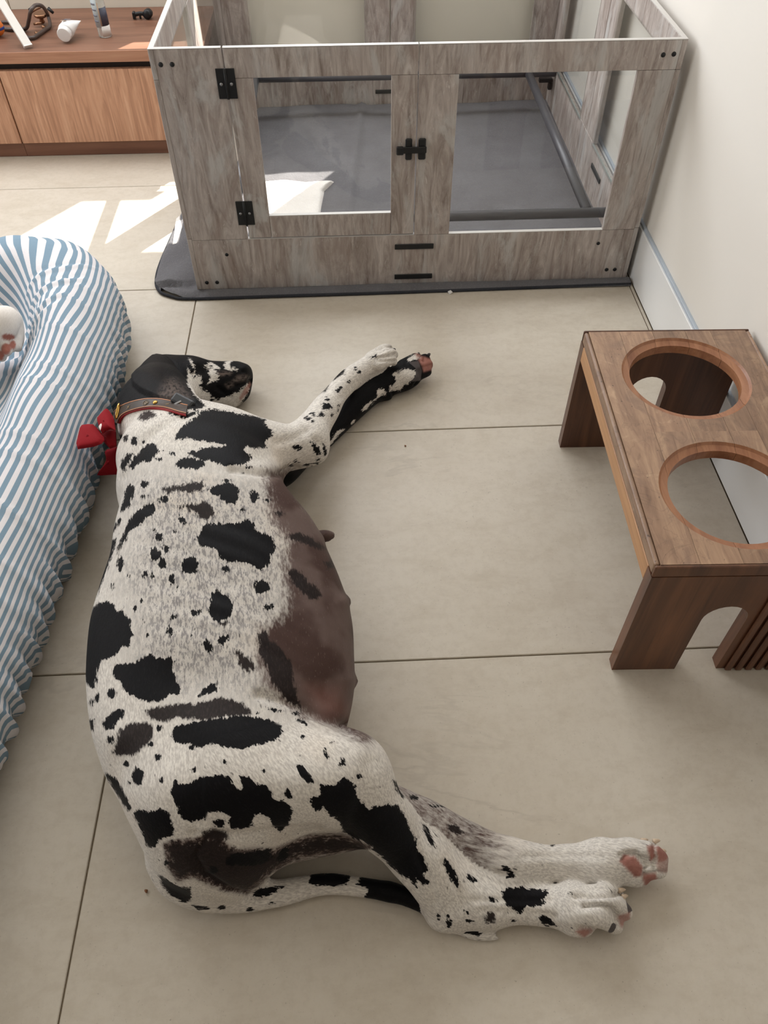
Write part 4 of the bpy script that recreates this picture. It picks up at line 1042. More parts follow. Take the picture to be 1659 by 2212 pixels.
WHITE_HEAD=[[(815,1410),(900,1350),(960,1345),(970,1420),(940,1450),(1000,1500),(1060,1550),(1110,1600),(1150,1620),(1300,1570),(1420,1530),(1470,1480),(1500,1440),(1540,1425),(1530,1500),(1480,1600),(1430,1680),(1350,1760),(1100,1790),(960,1690),(880,1530)],
[(1000,1220),(1040,1190),(1080,1180),(1200,1240),(1180,1260),(1100,1260),(1130,1290),(1190,1330),(1150,1400),(1080,1420),(1030,1440),(1070,1370),(1060,1300),(1080,1260),(1020,1240)],
[(1230,1210),(1270,1160),(1330,1150),(1310,1190),(1320,1240),(1400,1265),(1310,1280),(1250,1250)],
[(812,1140),(830,1140),(880,1200),(905,1280),(890,1292),(860,1230)],[(840,1310),(880,1305),(910,1330),(870,1345)],[(900,1340),(940,1330),(990,1390),(960,1430)],[(800,1600),(860,1590),(930,1640),(950,1690),(860,1660)]]
BLACK_HEADSPOTS=[(1120,1510,60,60),(1200,1570,40,25),(1090,1605,22,40),(1000,1500,25,16),(970,1455,22,14),(1080,1225,30,14),(1390,1480,60,50)]
GREY_HEAD=[[(1340,1400),(1400,1340),(1500,1330),(1540,1350),(1480,1385),(1380,1410)],[(1150,1290),(1250,1290),(1330,1310),(1250,1340),(1180,1330)],[(1260,1440),(1330,1420),(1350,1450),(1290,1480)]]
WHITE_LFORE=[[(1170,410),(1250,370),(1340,370),(1360,410),(1330,450),(1270,490),(1210,540),(1140,545),(1140,510),(1200,480)],[(1030,540),(1090,525),(1105,570),(1050,590),(970,660),(915,705),(940,665),(1040,600)],[(630,985),(700,880),(770,855),(700,930),(650,985)],[(1280,275),(1360,235),(1385,270),(1300,300)],[(800,830),(850,775),(855,790),(825,820)]]
def coat(V,N,pid):
    u,v=chart(V); n=len(V); isin=lambda ids:np.isin(pid,ids)
    bl=np.full(n,-4.); br=np.full(n,-4.)
    def accum(arr,P,ids,sgn=1):
        P=np.array(P); m=isin(ids)&(u>P[:,0].min()-40)&(u<P[:,0].max()+40)&(v>P[:,1].min()-40)&(v<P[:,1].max()+40)
        if m.any(): arr[m]=np.maximum(arr[m],poly_sdf(u[m],v[m],P)/10)
    def ellip(arr,cx,cy,rx,ry,ids):
        m=isin(ids)&(abs(u-cx)<rx+40)&(abs(v-cy)<ry+40)
        if m.any():
            e=np.hypot((u[m]-cx)/rx,(v[m]-cy)/ry); arr[m]=np.maximum(arr[m],(1-e)*min(rx,ry)/10)
    for z,ids,P in BLACKS: accum(bl,ZF[z](P),ids)
    for z,ids,L in SPOTS:
        for x,y,rx,ry in L:
            (cx,cy),=ZF[z]([(x,y)]); ellip(bl,cx,cy,max(rx/SCL[z]+.6,3.2),max(ry/SCL[z]+.6,3.2),ids)
    for z,ids,P in BROWNS: accum(br,ZF[z](P),ids)
    # belly skin
    be=np.full(n,-9.); accum(be,BELLY_PX,T); belly=sstep(be,-5.5,3.5)
    # rear and hind leg areas of grey-brown coat
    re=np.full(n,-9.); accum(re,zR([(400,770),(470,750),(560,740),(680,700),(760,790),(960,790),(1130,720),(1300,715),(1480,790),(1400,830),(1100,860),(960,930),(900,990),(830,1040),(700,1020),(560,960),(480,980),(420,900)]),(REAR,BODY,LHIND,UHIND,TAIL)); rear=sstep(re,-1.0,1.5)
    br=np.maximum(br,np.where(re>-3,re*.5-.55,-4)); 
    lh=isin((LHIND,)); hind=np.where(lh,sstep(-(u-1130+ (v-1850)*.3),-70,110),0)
    grey=np.zeros(n); gp=np.full(n,-30.); P=zA([(280,150),(620,110),(1000,180),(1180,420),(1180,700),(1120,950),(980,1050),(1000,1300),(1200,1440),(700,1300),(600,1400),(330,1150),(330,900),(250,700),(330,420)])
    m=isin(T); gp[m]=poly_sdf(u[m],v[m],P)/10; grey=sstep(gp,-8,6)
    pk=np.zeros(n)
    def pink(P,ids,val=1.,soft=3):
        q=np.array(P); m=isin(ids)&(u>q[:,0].min()-20)&(u<q[:,0].max()+20)&(v>q[:,1].min()-20)&(v<q[:,1].max()+20)
        if m.any(): pk[m]=np.maximum(pk[m],val*sstep(poly_sdf(u[m],v[m],P),-soft,soft))
    L=(LHIND,)
    pink(zH([(1300,505),(1325,465),(1390,478),(1430,535),(1425,585),(1385,590),(1340,545)]),L); pink(zH([(1450,420),(1490,415),(1500,480),(1470,505)]),L); pink(zH([(1500,425),(1550,405),(1580,450),(1560,500),(1510,510)]),L); pink(zH([(1420,570),(1500,565),(1510,610),(1440,640)]),L); pink(zH([(1500,510),(1575,490),(1570,570),(1510,560)]),L,.6)
    pink(zH([(1060,885),(1110,865),(1170,875),(1110,920)]),T,.9); pink(zH([(1290,800),(1360,780),(1360,850),(1310,865)]),T,.8)
    pink(zL([(1370,290),(1400,262),(1490,290),(1485,370),(1415,390),(1400,340)]),(LFORE,)); pink(zL([(1340,240),(1385,228),(1395,270),(1360,280)]),(LFORE,),.7)
    pink(zK([(1480,1490),(1545,1415),(1560,1440),(1520,1540),(1430,1640),(1420,1600)]),(HEAD,),.75,2)
    pink(zA([(1300,1330),(1480,1330),(1540,1500),(1380,1480)]),T,.28,30)
    # head: black base with white areas
    hd=isin((HEAD,)); wh=np.full(n,-4.)
    for P in WHITE_HEAD: accum(wh,zK(P),(HEAD,))
    gh=np.full(n,-4.)
    for P in GREY_HEAD: accum(gh,zK(P),(HEAD,))
    sb=np.full(n,-4.)
    for x,y,rx,ry in BLACK_HEADSPOTS:
        (cx,cy),=zK([(x,y)]); ellip(sb,cx,cy,rx/5.53,ry/5.53,(HEAD,))
    bl=np.where(hd,np.maximum(-wh,sb),bl)
    # ear stays black; brown bloom on it
    ear=np.full(n,-4.); accum(ear,EARP,(HEAD,BODY)); tip=np.full(n,-4.); accum(tip,zK(WHITE_HEAD[-1]) if False else zK([(800,1600),(860,1590),(930,1640),(950,1690),(860,1660)]),(HEAD,BODY))
    bl=np.where((ear>0),np.maximum(bl,np.minimum(ear,-tip)),bl)
    eb=np.full(n,-4.); accum(eb,zK([(480,1560),(560,1420),(640,1400),(740,1500),(800,1590),(800,1640),(740,1680),(600,1660)]),(HEAD,BODY)); bloom=np.maximum(sstep(eb,-2.,1.5)*.75,sstep(gh,-.6,.5))
    lf=isin((LFORE,)); wl=np.full(n,-4.)
    for P in WHITE_LFORE: accum(wl,zL(P),(LFORE,))
    bl=np.where(lf,-wl,bl)
    gpad=np.full(n,-4.); accum(gpad,zL([(1290,310),(1370,300),(1400,380),(1390,460),(1310,470),(1350,420),(1350,360)]),(LFORE,)); accum(gpad,zH([(1235,895),(1265,835),(1290,850),(1270,890)]),T); accum(gpad,zH([(1335,700),(1360,690),(1375,770),(1350,790)]),T)
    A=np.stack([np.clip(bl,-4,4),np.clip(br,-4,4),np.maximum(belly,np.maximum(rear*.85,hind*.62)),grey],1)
    Bc=np.stack([pk,bloom,np.clip(gpad,-2,2),np.zeros(n)],1)
    return A,Bc
BELLY_PX=zA(BELLY[2])
AXES={BODY:(.12,-1,-.05),HEAD:(-.95,-.2,0),EAR:(.4,-.9,0),UFORE:(.65,.6,-.1),LFORE:(.7,.7,0),UHIND:(.55,-.8,-.2),LHIND:(.93,-.33,0),TAIL:(1,-.05,0),REAR:(.5,-.8,0),0:(0,-1,0)}
def hairvec(V,pid):
    H=np.zeros_like(V)
    for k,a in AXES.items():
        m=pid==k; t=np.array(a,float); t/=np.linalg.norm(t); al=(V[m]@t)[:,None]
        H[m]=V[m]-al*t*.70
    return H
def fast_mesh(name,V,Q,mat,parent):
    me=bpy.data.meshes.new(name); me.vertices.add(len(V)); me.vertices.foreach_set('co',V.astype(np.float32).ravel())
    me.loops.add(Q.size); me.loops.foreach_set('vertex_index',Q.astype(np.int32).ravel())
    me.polygons.add(len(Q)); me.polygons.foreach_set('loop_start',np.arange(0,Q.size,4,dtype=np.int32)); me.polygons.foreach_set('loop_total',np.full(len(Q),4,np.int32))
    me.polygons.foreach_set('use_smooth',np.ones(len(Q),bool)); me.update(); me.validate(); me.materials.append(mat)
    return link(bpy.data.objects.new(name,me),parent)
def attr_color(me,name,A):
    a=me.attributes.new(name,'FLOAT_COLOR','POINT'); a.data.foreach_set('color',A.astype(np.float32).ravel())
def attr_vec(me,name,A):
    a=me.attributes.new(name,'FLOAT_VECTOR','POINT'); a.data.foreach_set('vector',A.astype(np.float32).ravel())
def mat_coat():
    t=NT('harlequin_coat'); A=t.n('ShaderNodeAttribute',_attribute_name='coat_a'); B=t.n('ShaderNodeAttribute',_attribute_name='coat_b'); H=t.n('ShaderNodeAttribute',_attribute_name='hair')
    sa=t.n('ShaderNodeSeparateColor'); t.l(A.outputs['Color'],sa.inputs[0]); bl,br,be=sa.outputs[0],sa.outputs[1],sa.outputs[2]; gy=A.outputs['Alpha']
    sb=t.n('ShaderNodeSeparateColor'); t.l(B.outputs['Color'],sb.inputs[0]); pk,bloom,gpad=sb.outputs[0],sb.outputs[1],sb.outputs[2]
    hv=H.outputs['Vector']; p=t.pos()
    fine=t.noise(hv,430,3,.6); mid=t.noise(hv,190,3,.6); lump=t.noise(hv,70,3,.6)
    f0=t.math('SUBTRACT',fine,.5); m0=t.math('SUBTRACT',mid,.5); l0=t.math('SUBTRACT',lump,.5)
    jit=t.math('ADD',t.math('ADD',t.math('MULTIPLY',f0,1.5),t.math('MULTIPLY',m0,1.6)),t.math('MULTIPLY',l0,.9))
    blm=t.step(t.math('ADD',bl,jit),-.12,.14); brm=t.step(t.math('ADD',br,t.math('MULTIPLY',jit,1.2)),-.3,.4)
    c=t.mix(t.step(fine,.3,.7),s2l((186,179,172)),s2l((226,220,211)))
    c=t.mix(t.math('MULTIPLY',t.step(t.noise(p,6,3),.5,.72),.35),c,s2l((222,206,188)))      # warm cream areas of coat
    tick=t.math('MULTIPLY',gy,t.step(t.math('ADD',fine,t.math('MULTIPLY',m0,.6)),.42,.62))
    c=t.mix(t.math('MULTIPLY',tick,.8),c,s2l((112,108,110)))
    spk=t.math('MULTIPLY',t.step(t.noise(hv,150,2,.5),.69,.76),.8); c=t.mix(spk,c,s2l((60,56,56)))
    bm_=t.step(t.math('ADD',be,t.math('MULTIPLY',jit,.42)),.25,.85)
    skin=t.mix(t.step(t.noise(p,9,3),.42,.6),s2l((100,84,79)),s2l((72,54,49)))
    skin=t.mix(t.math('MULTIPLY',t.step(fine,.6,.75),.35),skin,s2l((140,126,120)))
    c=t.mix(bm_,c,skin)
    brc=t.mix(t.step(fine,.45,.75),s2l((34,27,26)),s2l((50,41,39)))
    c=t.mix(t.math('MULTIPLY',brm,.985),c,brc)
    blc=t.mix(t.step(fine,.5,.8),s2l((12,11,13)),s2l((26,24,26)))
    blc=t.mix(t.math('MULTIPLY',bloom,t.step(mid,.3,.6)),blc,s2l((104,92,86)))
    c=t.mix(blm,c,blc)
    c=t.mix(t.step(gpad,-.1,.1),c,s2l((84,78,78)))
    c=t.mix(pk,c,t.mix(t.noise(p,120,3),s2l((176,124,112)),s2l((140,94,86))))
    t.color(c); t.bump(t.math('ADD',fine,t.math('MULTIPLY',mid,.8)),.35,.0016)
    t.set(.55,spec=.09); t.b.inputs['Sheen Weight'].default_value=.02; return t.m
COAT=mat_coat()
o0=DV.mean(0); dogc=Vector((-.25,.75,0))
dog=fast_mesh('dog',DV-np.array(dogc),DQ,COAT,None); dog.location=dogc
cA,cB=coat(DV,DN,DP); attr_color(dog.data,'coat_a',cA); attr_color(dog.data,'coat_b',cB); attr_vec(dog.data,'hair',hairvec(DV,DP))
tag(dog,'sleeping black and white spotted great dane lying on its side on the tiles','dog')
CLAW=plain('pale_claw',(206,184,160),.4); CLAWD=plain('dark_claw',(52,46,46),.4)
def claw(u,v,z,du,dv,dz,r,mat):
    a=Vector(at(u,v,z)); b=Vector(at(u+du*.75,v+dv*.75,z+dz)); s=depth(np.array(a))/FPX
    tube('claw',spline([a-dogc,(a+b)/2-dogc+Vector((0,0,.002)),b-dogc],4),[r*s*(1-.8*(i/8)**1.5) for i in range(9)],mat,dog,8)
for q in ((1336,1924,.038,20,-3,-.012,6,CLAW),(1344,1938,.036,16,-4,-.012,6,CLAW),(1318,1966,.046,14,2,-.006,7,CLAW),(1330,1992,.03,6,14,-.012,5,CLAWD),
          (1386,1817,.047,18,-4,-.006,6,CLAW),(1412,1818,.044,18,-3,-.006,6,CLAW),(1430,1838,.038,12,2,-.01,5,CLAW),
          (836,750,.092,8,-6,-.004,4,CLAW),(847,757,.092,10,-3,-.006,4,CLAWD),(905,768,.045,-2,-8,0,4,CLAWD),(925,768,.045,6,-4,-.004,4,CLAWD)): claw(*q)

# =====================================================================
# COLLAR on the neck
# =====================================================================
def surf_r(c,d,rmax=.2):
    rs=np.linspace(.02,rmax,150); P=c[None]+rs[:,None]*d[None]; f=DF.sample((P-DF.lo)/DF.h)
    k=np.where(f>0)[0]; return rs[k[0]] if len(k) else rmax
LEATH=NT('brown_monogram_leather'); LEATH.color(LEATH.mix(LEATH.noise(LEATH.pos(),300,3),s2l((46,36,30)),s2l((64,52,44)))); LEATH=LEATH.set(.5)
REDL=plain('red_leather_lining',(150,26,30),.5); GOLD=plain('gold_metal',(222,178,98),.22,metal=.95); GOLDPR=plain('gold_print',(122,100,66),.5); NATL=plain('natural_leather_edge',(186,128,92),.5)
ax=np.array(COLLAR_AX); ax=ax/np.linalg.norm(ax)
e1=np.cross(ax,[0,0,1.]); e1/=np.linalg.norm(e1); e2=np.cross(e1,ax)
if e2[2]<0: e2=-e2
cc=np.array(at(348,892,.185))-.090*e2
NA=72; RMAX=.150
collar=empty('dog_collar',tuple(cc)); tag(collar,'brown monogram leather collar with gold studs round the spotted dog\'s neck','collar')
ccv=cc
def ringpt(an,w,off):
    c=cc+ax*w; d=math.cos(an)*e1+math.sin(an)*e2; r=min(surf_r(c,d),RMAX); p=c+d*(r+off); p[2]=max(p[2],.0012+off*.2); return p-ccv
RR={}
def sweep(name,w0,w1,o0_,o1_,mat,a0=0,a1=2*math.pi,n=NA):
    V=[];F=[]; closed=abs(a1-a0-2*math.pi)<1e-6; m=n if closed else n+1
    raw=[]
    for w in (w0,w1):
        q=np.array([ringpt(a0+(a1-a0)*i/n,w,0) for i in range(m)]); 
        for _ in range(3): q=(np.roll(q,1,0)+2*q+np.roll(q,-1,0))/4 if closed else q
        raw.append(q)
    for i in range(m):
        an=a0+(a1-a0)*i/n; d=math.cos(an)*e1+math.sin(an)*e2
        for q,oo in ((raw[0],o0_),(raw[1],o0_),(raw[1],o1_),(raw[0],o1_)):
            p=q[i]+d*oo; V.append(p)
    for i in range(m if closed else m-1):
        j=(i+1)%m
        for k in range(4): F.append((i*4+k,i*4+(k+1)%4,j*4+(k+1)%4,j*4+k))
    return from_py(name,V,F,mat,collar,False)
def hit(u,v):
    """first point of the dog's surface on the line through a chart position, and its normal"""
    d=ray(u,v); ts=np.linspace(.6,2.4,1400); P=CPOS+ts[:,None]*d; f=DF.sample((P-DF.lo)/DF.h)
    inb=((P>DF.lo+.002)&(P<DF.lo+DF.h*(DF.n-2))).all(1); k=np.where((f<0)&inb)[0]
    if not len(k): return hit(u+1.5,v+.5)
    k=k[0]; t=ts[k-1]+(ts[k]-ts[k-1])*f[k-1]/(f[k-1]-f[k]); p=CPOS+t*d
    return p,DF.grad_normals(p[None])[0]
RMAX=.098
HWC=.0125
sweep('hidden_strap',-HWC,HWC,.001,.005,LEATH,math.radians(188),math.radians(350),40)
CL=[(251,912),(255,902),(262,893),(272,886.5),(285,881.5),(303,877),(322,874.5),(342,875),(360,878),(376,882.5),(390,887),(404,890)]
CLs=[(q.x,q.y) for q in spline([(a,b,0) for a,b in CL],5)]
def strip(name,w0,w1,o0_,o1_,mat,n=4):
    rows=[]
    for i,(u_,v_) in enumerate(CLs):
        a_=CLs[max(i-1,0)]; b_=CLs[min(i+1,len(CLs)-1)]; tx,ty=b_[0]-a_[0],b_[1]-a_[1]; L_=math.hypot(tx,ty); nx,ny=-ty/L_,tx/L_
        rows.append([hit(u_+nx*(w0+(w1-w0)*k/n),v_+ny*(w0+(w1-w0)*k/n)) for k in range(n+1)])
    Pm=np.array([[q[0] for q in r] for r in rows]); Nm=np.array([[q[1] for q in r] for r in rows])
    for _ in range(6):
        Pm[1:-1]=(Pm[:-2]+2*Pm[1:-1]+Pm[2:])/4; Nm[1:-1]=(Nm[:-2]+2*Nm[1:-1]+Nm[2:])/4
    V=[];F=[];m=n+1
    for oo in (o0_,o1_):
        for r in range(len(rows)):
            for k in range(m): V.append(Pm[r,k]+Nm[r,k]*oo-ccv)
    R_=len(rows); off=R_*m
    for r in range(R_-1):
        for k in range(n):
            q=r*m+k; F.append((q,q+1,q+m+1,q+m)); q+=off; F.append((q,q+m,q+m+1,q+1))
        for k in (0,n):
            q=r*m+k; F.append((q,q+m,q+m+off,q+off) if k==0 else (q,q+off,q+m+off,q+m))
    return from_py(name,V,F,mat,collar,False),Pm,Nm
strap,SPm,SNm=strip('strap',-9.,9.,.001,.0055,LEATH)
strip('lining',8.6,10.2,.0005,.0046,REDL,1); strip('piping',7.2,8.4,.0045,.0062,NATL,1); strip('piping',-9.6,-8.3,.001,.0062,NATL,1)
def on_strap(u_,off=.0058):
    i=min(range(len(CLs)),key=lambda k:abs(CLs[k][0]-u_)); return Vector(SPm[i,2]+SNm[i,2]*off-ccv),Vector(SNm[i,2]).normalized(),Vector(SPm[min(i+1,len(CLs)-1),2]-SPm[max(i-1,0),2]).normalized()
def flower(u_):
    p,d,t_=on_strap(u_); M_=frame_z(p,d); V=[];F=[]
    for k in range(4):
        a=k*math.pi/2; c=(math.cos(a)*.0028,math.sin(a)*.0028); b=len(V)
        for j in range(8): q=j*math.pi/4; V.append(M_@Vector((c[0]+.0019*math.cos(q),c[1]+.0019*math.sin(q),.0004)))
        F.append(tuple(range(b,b+8)))
    from_py('monogram_flower',V,F,GOLDPR,collar,False)
    V,F=tube_mesh([M_@Vector((.0066*math.cos(j*math.pi/10),.0066*math.sin(j*math.pi/10),.0003)) for j in range(21)],.0004,5,cap=False); from_py('monogram_ring',V,F,GOLDPR,collar,False)
def star(u_):
    p,d,t_=on_strap(u_); M_=frame_z(p,d)
    V=[M_@Vector(((.0062 if j%2==0 else .0022)*math.cos(j*math.pi/4+.785),(.0062 if j%2==0 else .0022)*math.sin(j*math.pi/4+.785),.0004)) for j in range(8)]
    from_py('monogram_star',V,[tuple(range(8))],GOLDPR,collar,False)
ANG=lambda deg:math.radians(deg)
star(283); flower(319); star(362)
p,d,t_=on_strap(338,.0055); lathe('stud',[(.0048,0),(.0050,.0012),(.0040,.0030),(.0016,.0038)],GOLD,collar,16,frame_z(p,d))
# gold D-ring near the bow and the black tag box on the far side
p,d,t_=on_strap(263,.0065); AXV=d.cross(t_).normalized()
ringp=[p+AXV*(.0165*math.cos(q))+d*(.003+.003*math.sin(q))+t_*(.0045*math.sin(q)) for q in [k*2*math.pi/24 for k in range(25)]]
V,F=tube_mesh(ringp,.0017,8,cap=False); from_py('d_ring',V,F,GOLD,collar)
pb,nb=hit(397,873); d=Vector(-CF)*.6+Vector(nb)*.4; d.normalize(); tdir=(Vector(at(420,884,.12))-Vector(at(375,864,.12))).normalized(); tdir=(tdir-d*tdir.dot(d)).normalized(); AXV=d.cross(tdir)
p=Vector(pb-ccv)+d*.006
bm=bmesh.new(); bbox_bm(bm,-.023,.023,-.0115,.0115,-.008,.008,.005,2)
Mx=Matrix([[tdir.x,AXV.x,d.x,p.x],[tdir.y,AXV.y,d.y,p.y],[tdir.z,AXV.z,d.z,p.z],[0,0,0,1]]); bm.transform(Mx)
from_bm('tracker_box',bm,plain('matt_black_plastic',(34,35,38),.5),collar)
bm=bmesh.new(); bbox_bm(bm,-.002,.002,-.010,.004,.0078,.0092,.0004,1); bm.transform(Mx@Matrix.Translation((-.002,-.006,0))@Matrix.Rotation(-.5,4,'Z')); from_bm('silver_clip',bm,SCREWMETAL,collar)

# =====================================================================
# RED BOW
# =====================================================================
RED=NT('red_cotton'); RED.color(RED.mix(RED.noise(RED.pos(),900,2),s2l((122,16,24)),s2l((146,24,33)))); RED.bump(RED.noise(RED.pos(),1200,2),.2,.0004); RED=RED.set(.8,spec=.15)
zB=lambda L:[(155+x/11.441,860+y/11.441) for x,y in L]
bowp=Vector(at(228,945,.15)); bow=empty('red_bow',(bowp.x,bowp.y,0.0)); tag(bow,'red cotton bow with a white heart beside the spotted dog\'s collar','bow'); BO=Vector(bow.location)
def pillow(name,poly,z,th,mat,parent,org,tilt=(0,0,0),n=7):
    """stuffed cloth piece: outline on a tilted plane, swelling towards its middle"""
    P=[]
    m=len(poly)
    for i in range(m):
        a,b=poly[i],poly[(i+1)%m]
        for k in range(4): P.append((a[0]+(b[0]-a[0])*k/4,a[1]+(b[1]-a[1])*k/4))
    cu=sum(p[0] for p in P)/len(P); cv=sum(p[1] for p in P)/len(P)
    W=[Vector(at(u,v,z+tilt[0]*(u-cu)/100+tilt[1]*(v-cv)/100)) for u,v in P]; c=sum(W,Vector())/len(W)
    nrm=Vector(-CF); V=[];F=[];N=len(W)
    for sgn in (1,-1):
        base=len(V)
        for r in range(n+1):
            s=1-r/n*.97; h=th*math.sqrt(max(0,1-s**3))*sgn
            for q in W:
                pt=c+(q-c)*s+nrm*h; pt.z=max(pt.z,.001); V.append(pt-org)
        for r in range(n):
            for k in range(N):
                f=(base+r*N+k,base+r*N+(k+1)%N,base+(r+1)*N+(k+1)%N,base+(r+1)*N+k); F.append(f if sgn<0 else f[::-1])
        F.append(tuple(base+n*N+k for k in range(N)) if sgn>0 else tuple(base+n*N+k for k in range(N-1,-1,-1)))
    return from_py(name,V,F,mat,parent)
pillow('loop',zB([(110,1120),(150,950),(205,720),(250,660),(400,640),(530,645),(600,720),(700,860),(790,960),(800,1050),(740,1130),(560,1200),(350,1235),(150,1265)]),.185,.014,RED,bow,BO)
pillow('loop',zB([(640,560),(640,480),(740,360),(840,255),(890,270),(990,400),(1040,520),(1060,700),(1080,800),(960,780),(830,810),(760,880),(700,760)]),.185,.016,RED,bow,BO,(.02,0))
pillow('knot',zB([(720,870),(830,800),(960,790),(1080,800),(1090,1000),(1100,1200),(950,1250),(870,1170),(790,1070),(740,960)]),.155,.016,RED,bow,BO)
pillow('ribbon_tail',zB([(820,1320),(870,1270),(960,1250),(1120,1200),(1190,1450),(1280,1840),(1200,1885),(900,1900),(700,1915),(620,1900),(660,1830),(780,1680),(850,1540),(850,1430)]),.10,.005,RED,bow,BO,(0,-.06))
pillow('ribbon_tail',zB([(590,700),(680,800),(790,950),(800,1060),(720,1100),(640,980),(560,820)]),.178,.008,RED,bow,BO)
WPR=plain('white_print',(226,214,208),.7)
hp=zB([(700,640),(735,625),(742,670),(720,760),(705,800),(690,760),(668,720),(672,690)])
pillow('heart_print',hp,.2015,.0012,WPR,bow,BO,(.02,0),3)

# =====================================================================
# STRIPED DOG BED
# =====================================================================
BF=Field((-1.75,.05,-.01),(-.44,2.25,.34),.0085)
ctr=[(-1.55,1.76),(-1.2,1.79),(-1.0,1.815),(-.86,1.835),(-.755,1.80),(-.675,1.66),(-.648,1.48),(-.640,1.30),(-.643,1.12),(-.648,.96),(-.658,.80),(-.668,.60),(-.676,.40),(-.68,.2)]
zc=[.085,.085,.09,.098,.102,.100,.098,.096,.095,.094,.093,.092,.092,.092]; rc=[.088,.088,.092,.104,.110,.108,.105,.104,.102,.101,.100,.099,.098,.098]
BF.tube([np.array((x,y,z)) for (x,y),z in zip(ctr,zc)],rc,.03,1)
BF.ell((-1.22,1.12,.045),(.56,.80,.075),.08,1)
BF.f=np.maximum(BF.f,(0.001-BF.ax[2][None,None,:]).astype(np.float32))
BF.blur(4)
bV,bQ,_=BF.mesh(4); bN=BF.grad_normals(bV)
# fabric: distance across the stripes, wrinkles and gathered seam
cy=np.array([c[1] for c in ctr[3:]][::-1]); cxx=np.array([c[0] for c in ctr[3:]][::-1])
xc_=np.interp(bV[:,1],cy,cxx); sidep=bV[:,0]-xc_
arc=np.where(sidep>0,1,-.6)*np.maximum(0,.205-bV[:,2])*sstep(np.abs(sidep),.02,.10)
x,y,z=bV.T
gath=sstep(z,.17,.04)*sstep(sidep,.0,.06)
ph=y*2*math.pi/.052+2.2*np.sin(y*9)+x*30
wr=gath*(.0085*np.sin(ph)+.004*np.sin(ph*2.3+1.1))
# long soft folds across the top and drawn creases on the bend
fold=np.zeros(len(bV))
for k in range(9):
    yy=1.74-.028*k; w=np.exp(-((y-yy-.35*(x+.66)-.012*np.sin(k*2.1))/.006)**2)*sstep(-abs(x+.70+.008*k),-.11,-.05); fold+=.0045*w*(1 if k%2 else -.6)
for k in range(14):
    yy=.35+.1*k+.03*math.sin(k*3.7); w=np.exp(-((y-yy+.5*(x+.62))/.007)**2)*sstep(-abs(x+.62+.01*math.sin(k*5)),-.10,-.03); fold+=.0035*w
big=.006*np.sin(x*17+y*6)*np.sin(y*11+1)+.003*np.sin(x*41+y*23)
bV2=bV+bN*(wr+fold+big*sstep(z,.02,.1))[:,None]; bV2[:,2]=np.maximum(bV2[:,2],.0008)
turn=sstep(y,1.15,1.75)*sstep(-(x+.62),-.08,.36)
s_=x+arc-.135*(y-1.2)+.40*turn*(y-1.45)+.0085*gath*np.sin(ph+.8)+.004*np.sin(y*31+x*9)*sstep(z,.24,.1)+fold*.25
bedc=Vector((-1.1,1.15,0))
def mat_stripe():
    t=NT('blue_striped_cotton'); a=t.n('ShaderNodeAttribute',_attribute_name='stripe'); p=t.pos()
    q=t.math('FRACT',t.math('DIVIDE',t.math('ADD',a.outputs['Fac'],10.),.0205))
    tri=t.math('ABSOLUTE',t.math('SUBTRACT',q,.5)); m=t.step(tri,.243,.262)
    wv=t.noise(p,900,2); c=t.mix(m,s2l((126,149,166)),s2l((224,220,222))); c=t.mix(t.math('MULTIPLY',t.step(wv,.5,.8),.14),c,s2l((80,96,112)))
    t.color(c); t.bump(t.noise(p,38,4,.6,.6),.25,.004); t.set(.85,spec=.15); return t.m
bed=fast_mesh('dog_bed',bV2-np.array(bedc),bQ,mat_stripe(),None); bed.location=bedc
aa=bed.data.attributes.new('stripe','FLOAT','POINT'); aa.data.foreach_set('value',s_.astype(np.float32))
tag(bed,'puffy dog bed in blue and white striped cotton at the left','dog bed')

# =====================================================================
# SECOND DOG : folded leg and paw resting in the bed
# =====================================================================
PF=Field((-1.62,.48,.03),(-.70,1.90,.40),.0045)
def pq(u,v,z,r):
    p=at(u,v,z); return p,r*depth(p)/FPX
def ptube(L,k):
    a=[pq(*q) for q in L]; PF.tube([x[0] for x in a],[x[1] for x in a],k,1)
DZ=-.032
def wtube(P,R,k): PF.tube([np.array(q,float) for q in P],R,k,1)
# body, neck, head and limbs of the white dog curled further inside the bed
wtube([(-1.27,1.66,.20),(-1.30,1.40,.215),(-1.30,1.15,.215),(-1.27,.95,.20)],[.10,.12,.125,.10],.04)
wtube([(-1.27,.95,.19),(-1.23,.82,.17),(-1.17,.72,.155)],[.085,.068,.062],.04)
wtube([(-1.17,.72,.15),(-1.12,.655,.14),(-1.08,.60,.13)],[.058,.042,.028],.02)
wtube([(-1.22,.75,.20),(-1.27,.71,.18),(-1.29,.69,.155)],[.012,.016,.008],.01)
wtube([(-1.24,.98,.17),(-1.10,.95,.15),(-.98,1.02,.145)],[.06,.035,.026],.03)
wtube([(-1.30,1.72,.18),(-1.42,1.76,.15),(-1.52,1.70,.14)],[.03,.016,.006],.02)
a0=at(-330,800,.20+DZ); wtube([(-1.28,1.62,.19),((-1.28+a0[0])/2,(1.62+a0[1])/2,.185),tuple(a0)],[.085,.075,.070],.03)
ptube([(-330,800,.20+DZ,70),(-190,790,.21+DZ,60),(-110,755,.215+DZ,54),(-45,722,.22+DZ,48),(-8,704,.228+DZ,41),(14,690,.228+DZ,29)],.02)
ptube([(10,690,.222+DZ,27),(30,686,.210+DZ,16),(38,700,.195+DZ,13),(38,722,.182+DZ,15),(34,742,.175+DZ,16)],.010)
ptube([(-12,745,.165+DZ,20),(10,744,.17+DZ,22),(26,735,.174+DZ,18)],.012)
PF.blur(1)
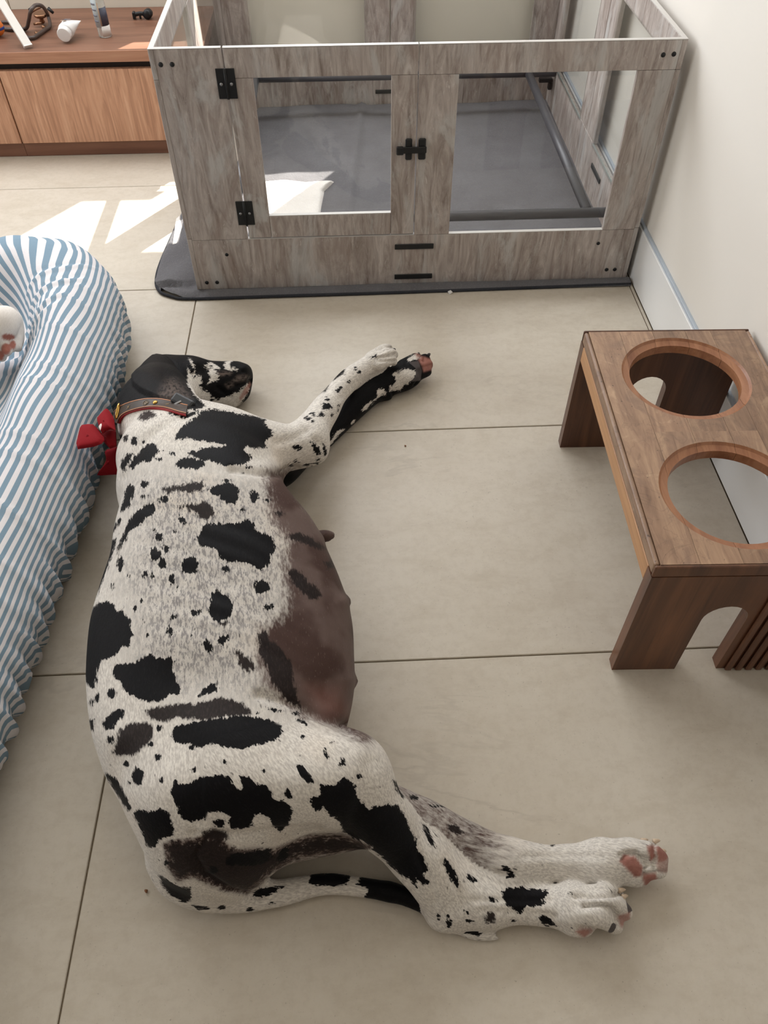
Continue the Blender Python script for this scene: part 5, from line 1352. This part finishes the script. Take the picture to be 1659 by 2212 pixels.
for L in ([(37,735,.184,12),(38,752,.18,10)],[(27,741,.194,10),(29,752,.191,9)],[(13,748,.198,12),(15,760,.194,11)],[(0,762,.184,13),(4,772,.18,11)],[(22,727,.19,9),(10,730,.192,8)]): ptube([(a,b,c+DZ,d_) for a,b,c,d_ in L],.004)
pV,pQ,_=PF.mesh(3)
pu,pv=chart(pV)
pkk=np.zeros(len(pV))
for cx,cy_,rx,ry in ((13,754,11,13),(27,745,8,10),(18,728,15,7),(2,768,8,11)): pkk=np.maximum(pkk,sstep(1-np.hypot((pu-cx)/rx,(pv-cy_)/ry),-.15,.2))
def mat_white_dog():
    t=NT('white_dog_coat'); a=t.n('ShaderNodeAttribute',_attribute_name='pad'); p=t.pos(); h=t.noise(t.mapping(p,(1,.25,.6)),500,3)
    c=t.mix(h,s2l((214,206,198)),s2l((240,234,228))); c=t.mix(a.outputs['Fac'],c,t.mix(t.noise(p,160,3),s2l((176,116,102)),s2l((150,94,84)))); t.color(c); t.bump(h,.3,.0015); return t.set(.7,spec=.2)
pc=Vector((-.95,1.4,0)); d2=fast_mesh('dog',pV-np.array(pc),pQ,mat_white_dog(),None); d2.location=pc
aa=d2.data.attributes.new('pad','FLOAT','POINT'); aa.data.foreach_set('value',pkk.astype(np.float32))
tag(d2,'white dog in the striped bed, only its pink-padded paw in view','dog')

# =====================================================================
# SMALL DEBRIS on the floor
# =====================================================================
def crumb(name,u,v,r,mat,label,cat,group=None):
    p=at(u,v,0); bm=bmesh.new(); bmesh.ops.create_icosphere(bm,subdivisions=2,radius=r)
    for q in bm.verts: q.co*=1+.3*math.sin(q.co.x*900+q.co.y*700+u); q.co.z*=.7
    mz=min(q.co.z for q in bm.verts)
    o=from_bm(name,bm,mat); o.location=(p[0],p[1],-mz+.0002); tag(o,label,cat,group)
crumb('white_fluff',972,634,.0055,WPLAST,'tiny white scrap of fluff on the floor in front of the crate','scrap')
KIB=plain('brown_kibble',(128,84,52),.7)
crumb('kibble_crumb',317,1925,.0026,KIB,'tiny reddish crumb on the tiles left of the dog\'s rump','crumb'); crumb('kibble_crumb',52,1533,.0030,KIB,'tiny dark crumb on the tiles near the striped bed','crumb')
crumb('kibble_crumb',876,964,.0022,KIB,'tiny crumb on the tiles right of the dog\'s elbow','crumb')
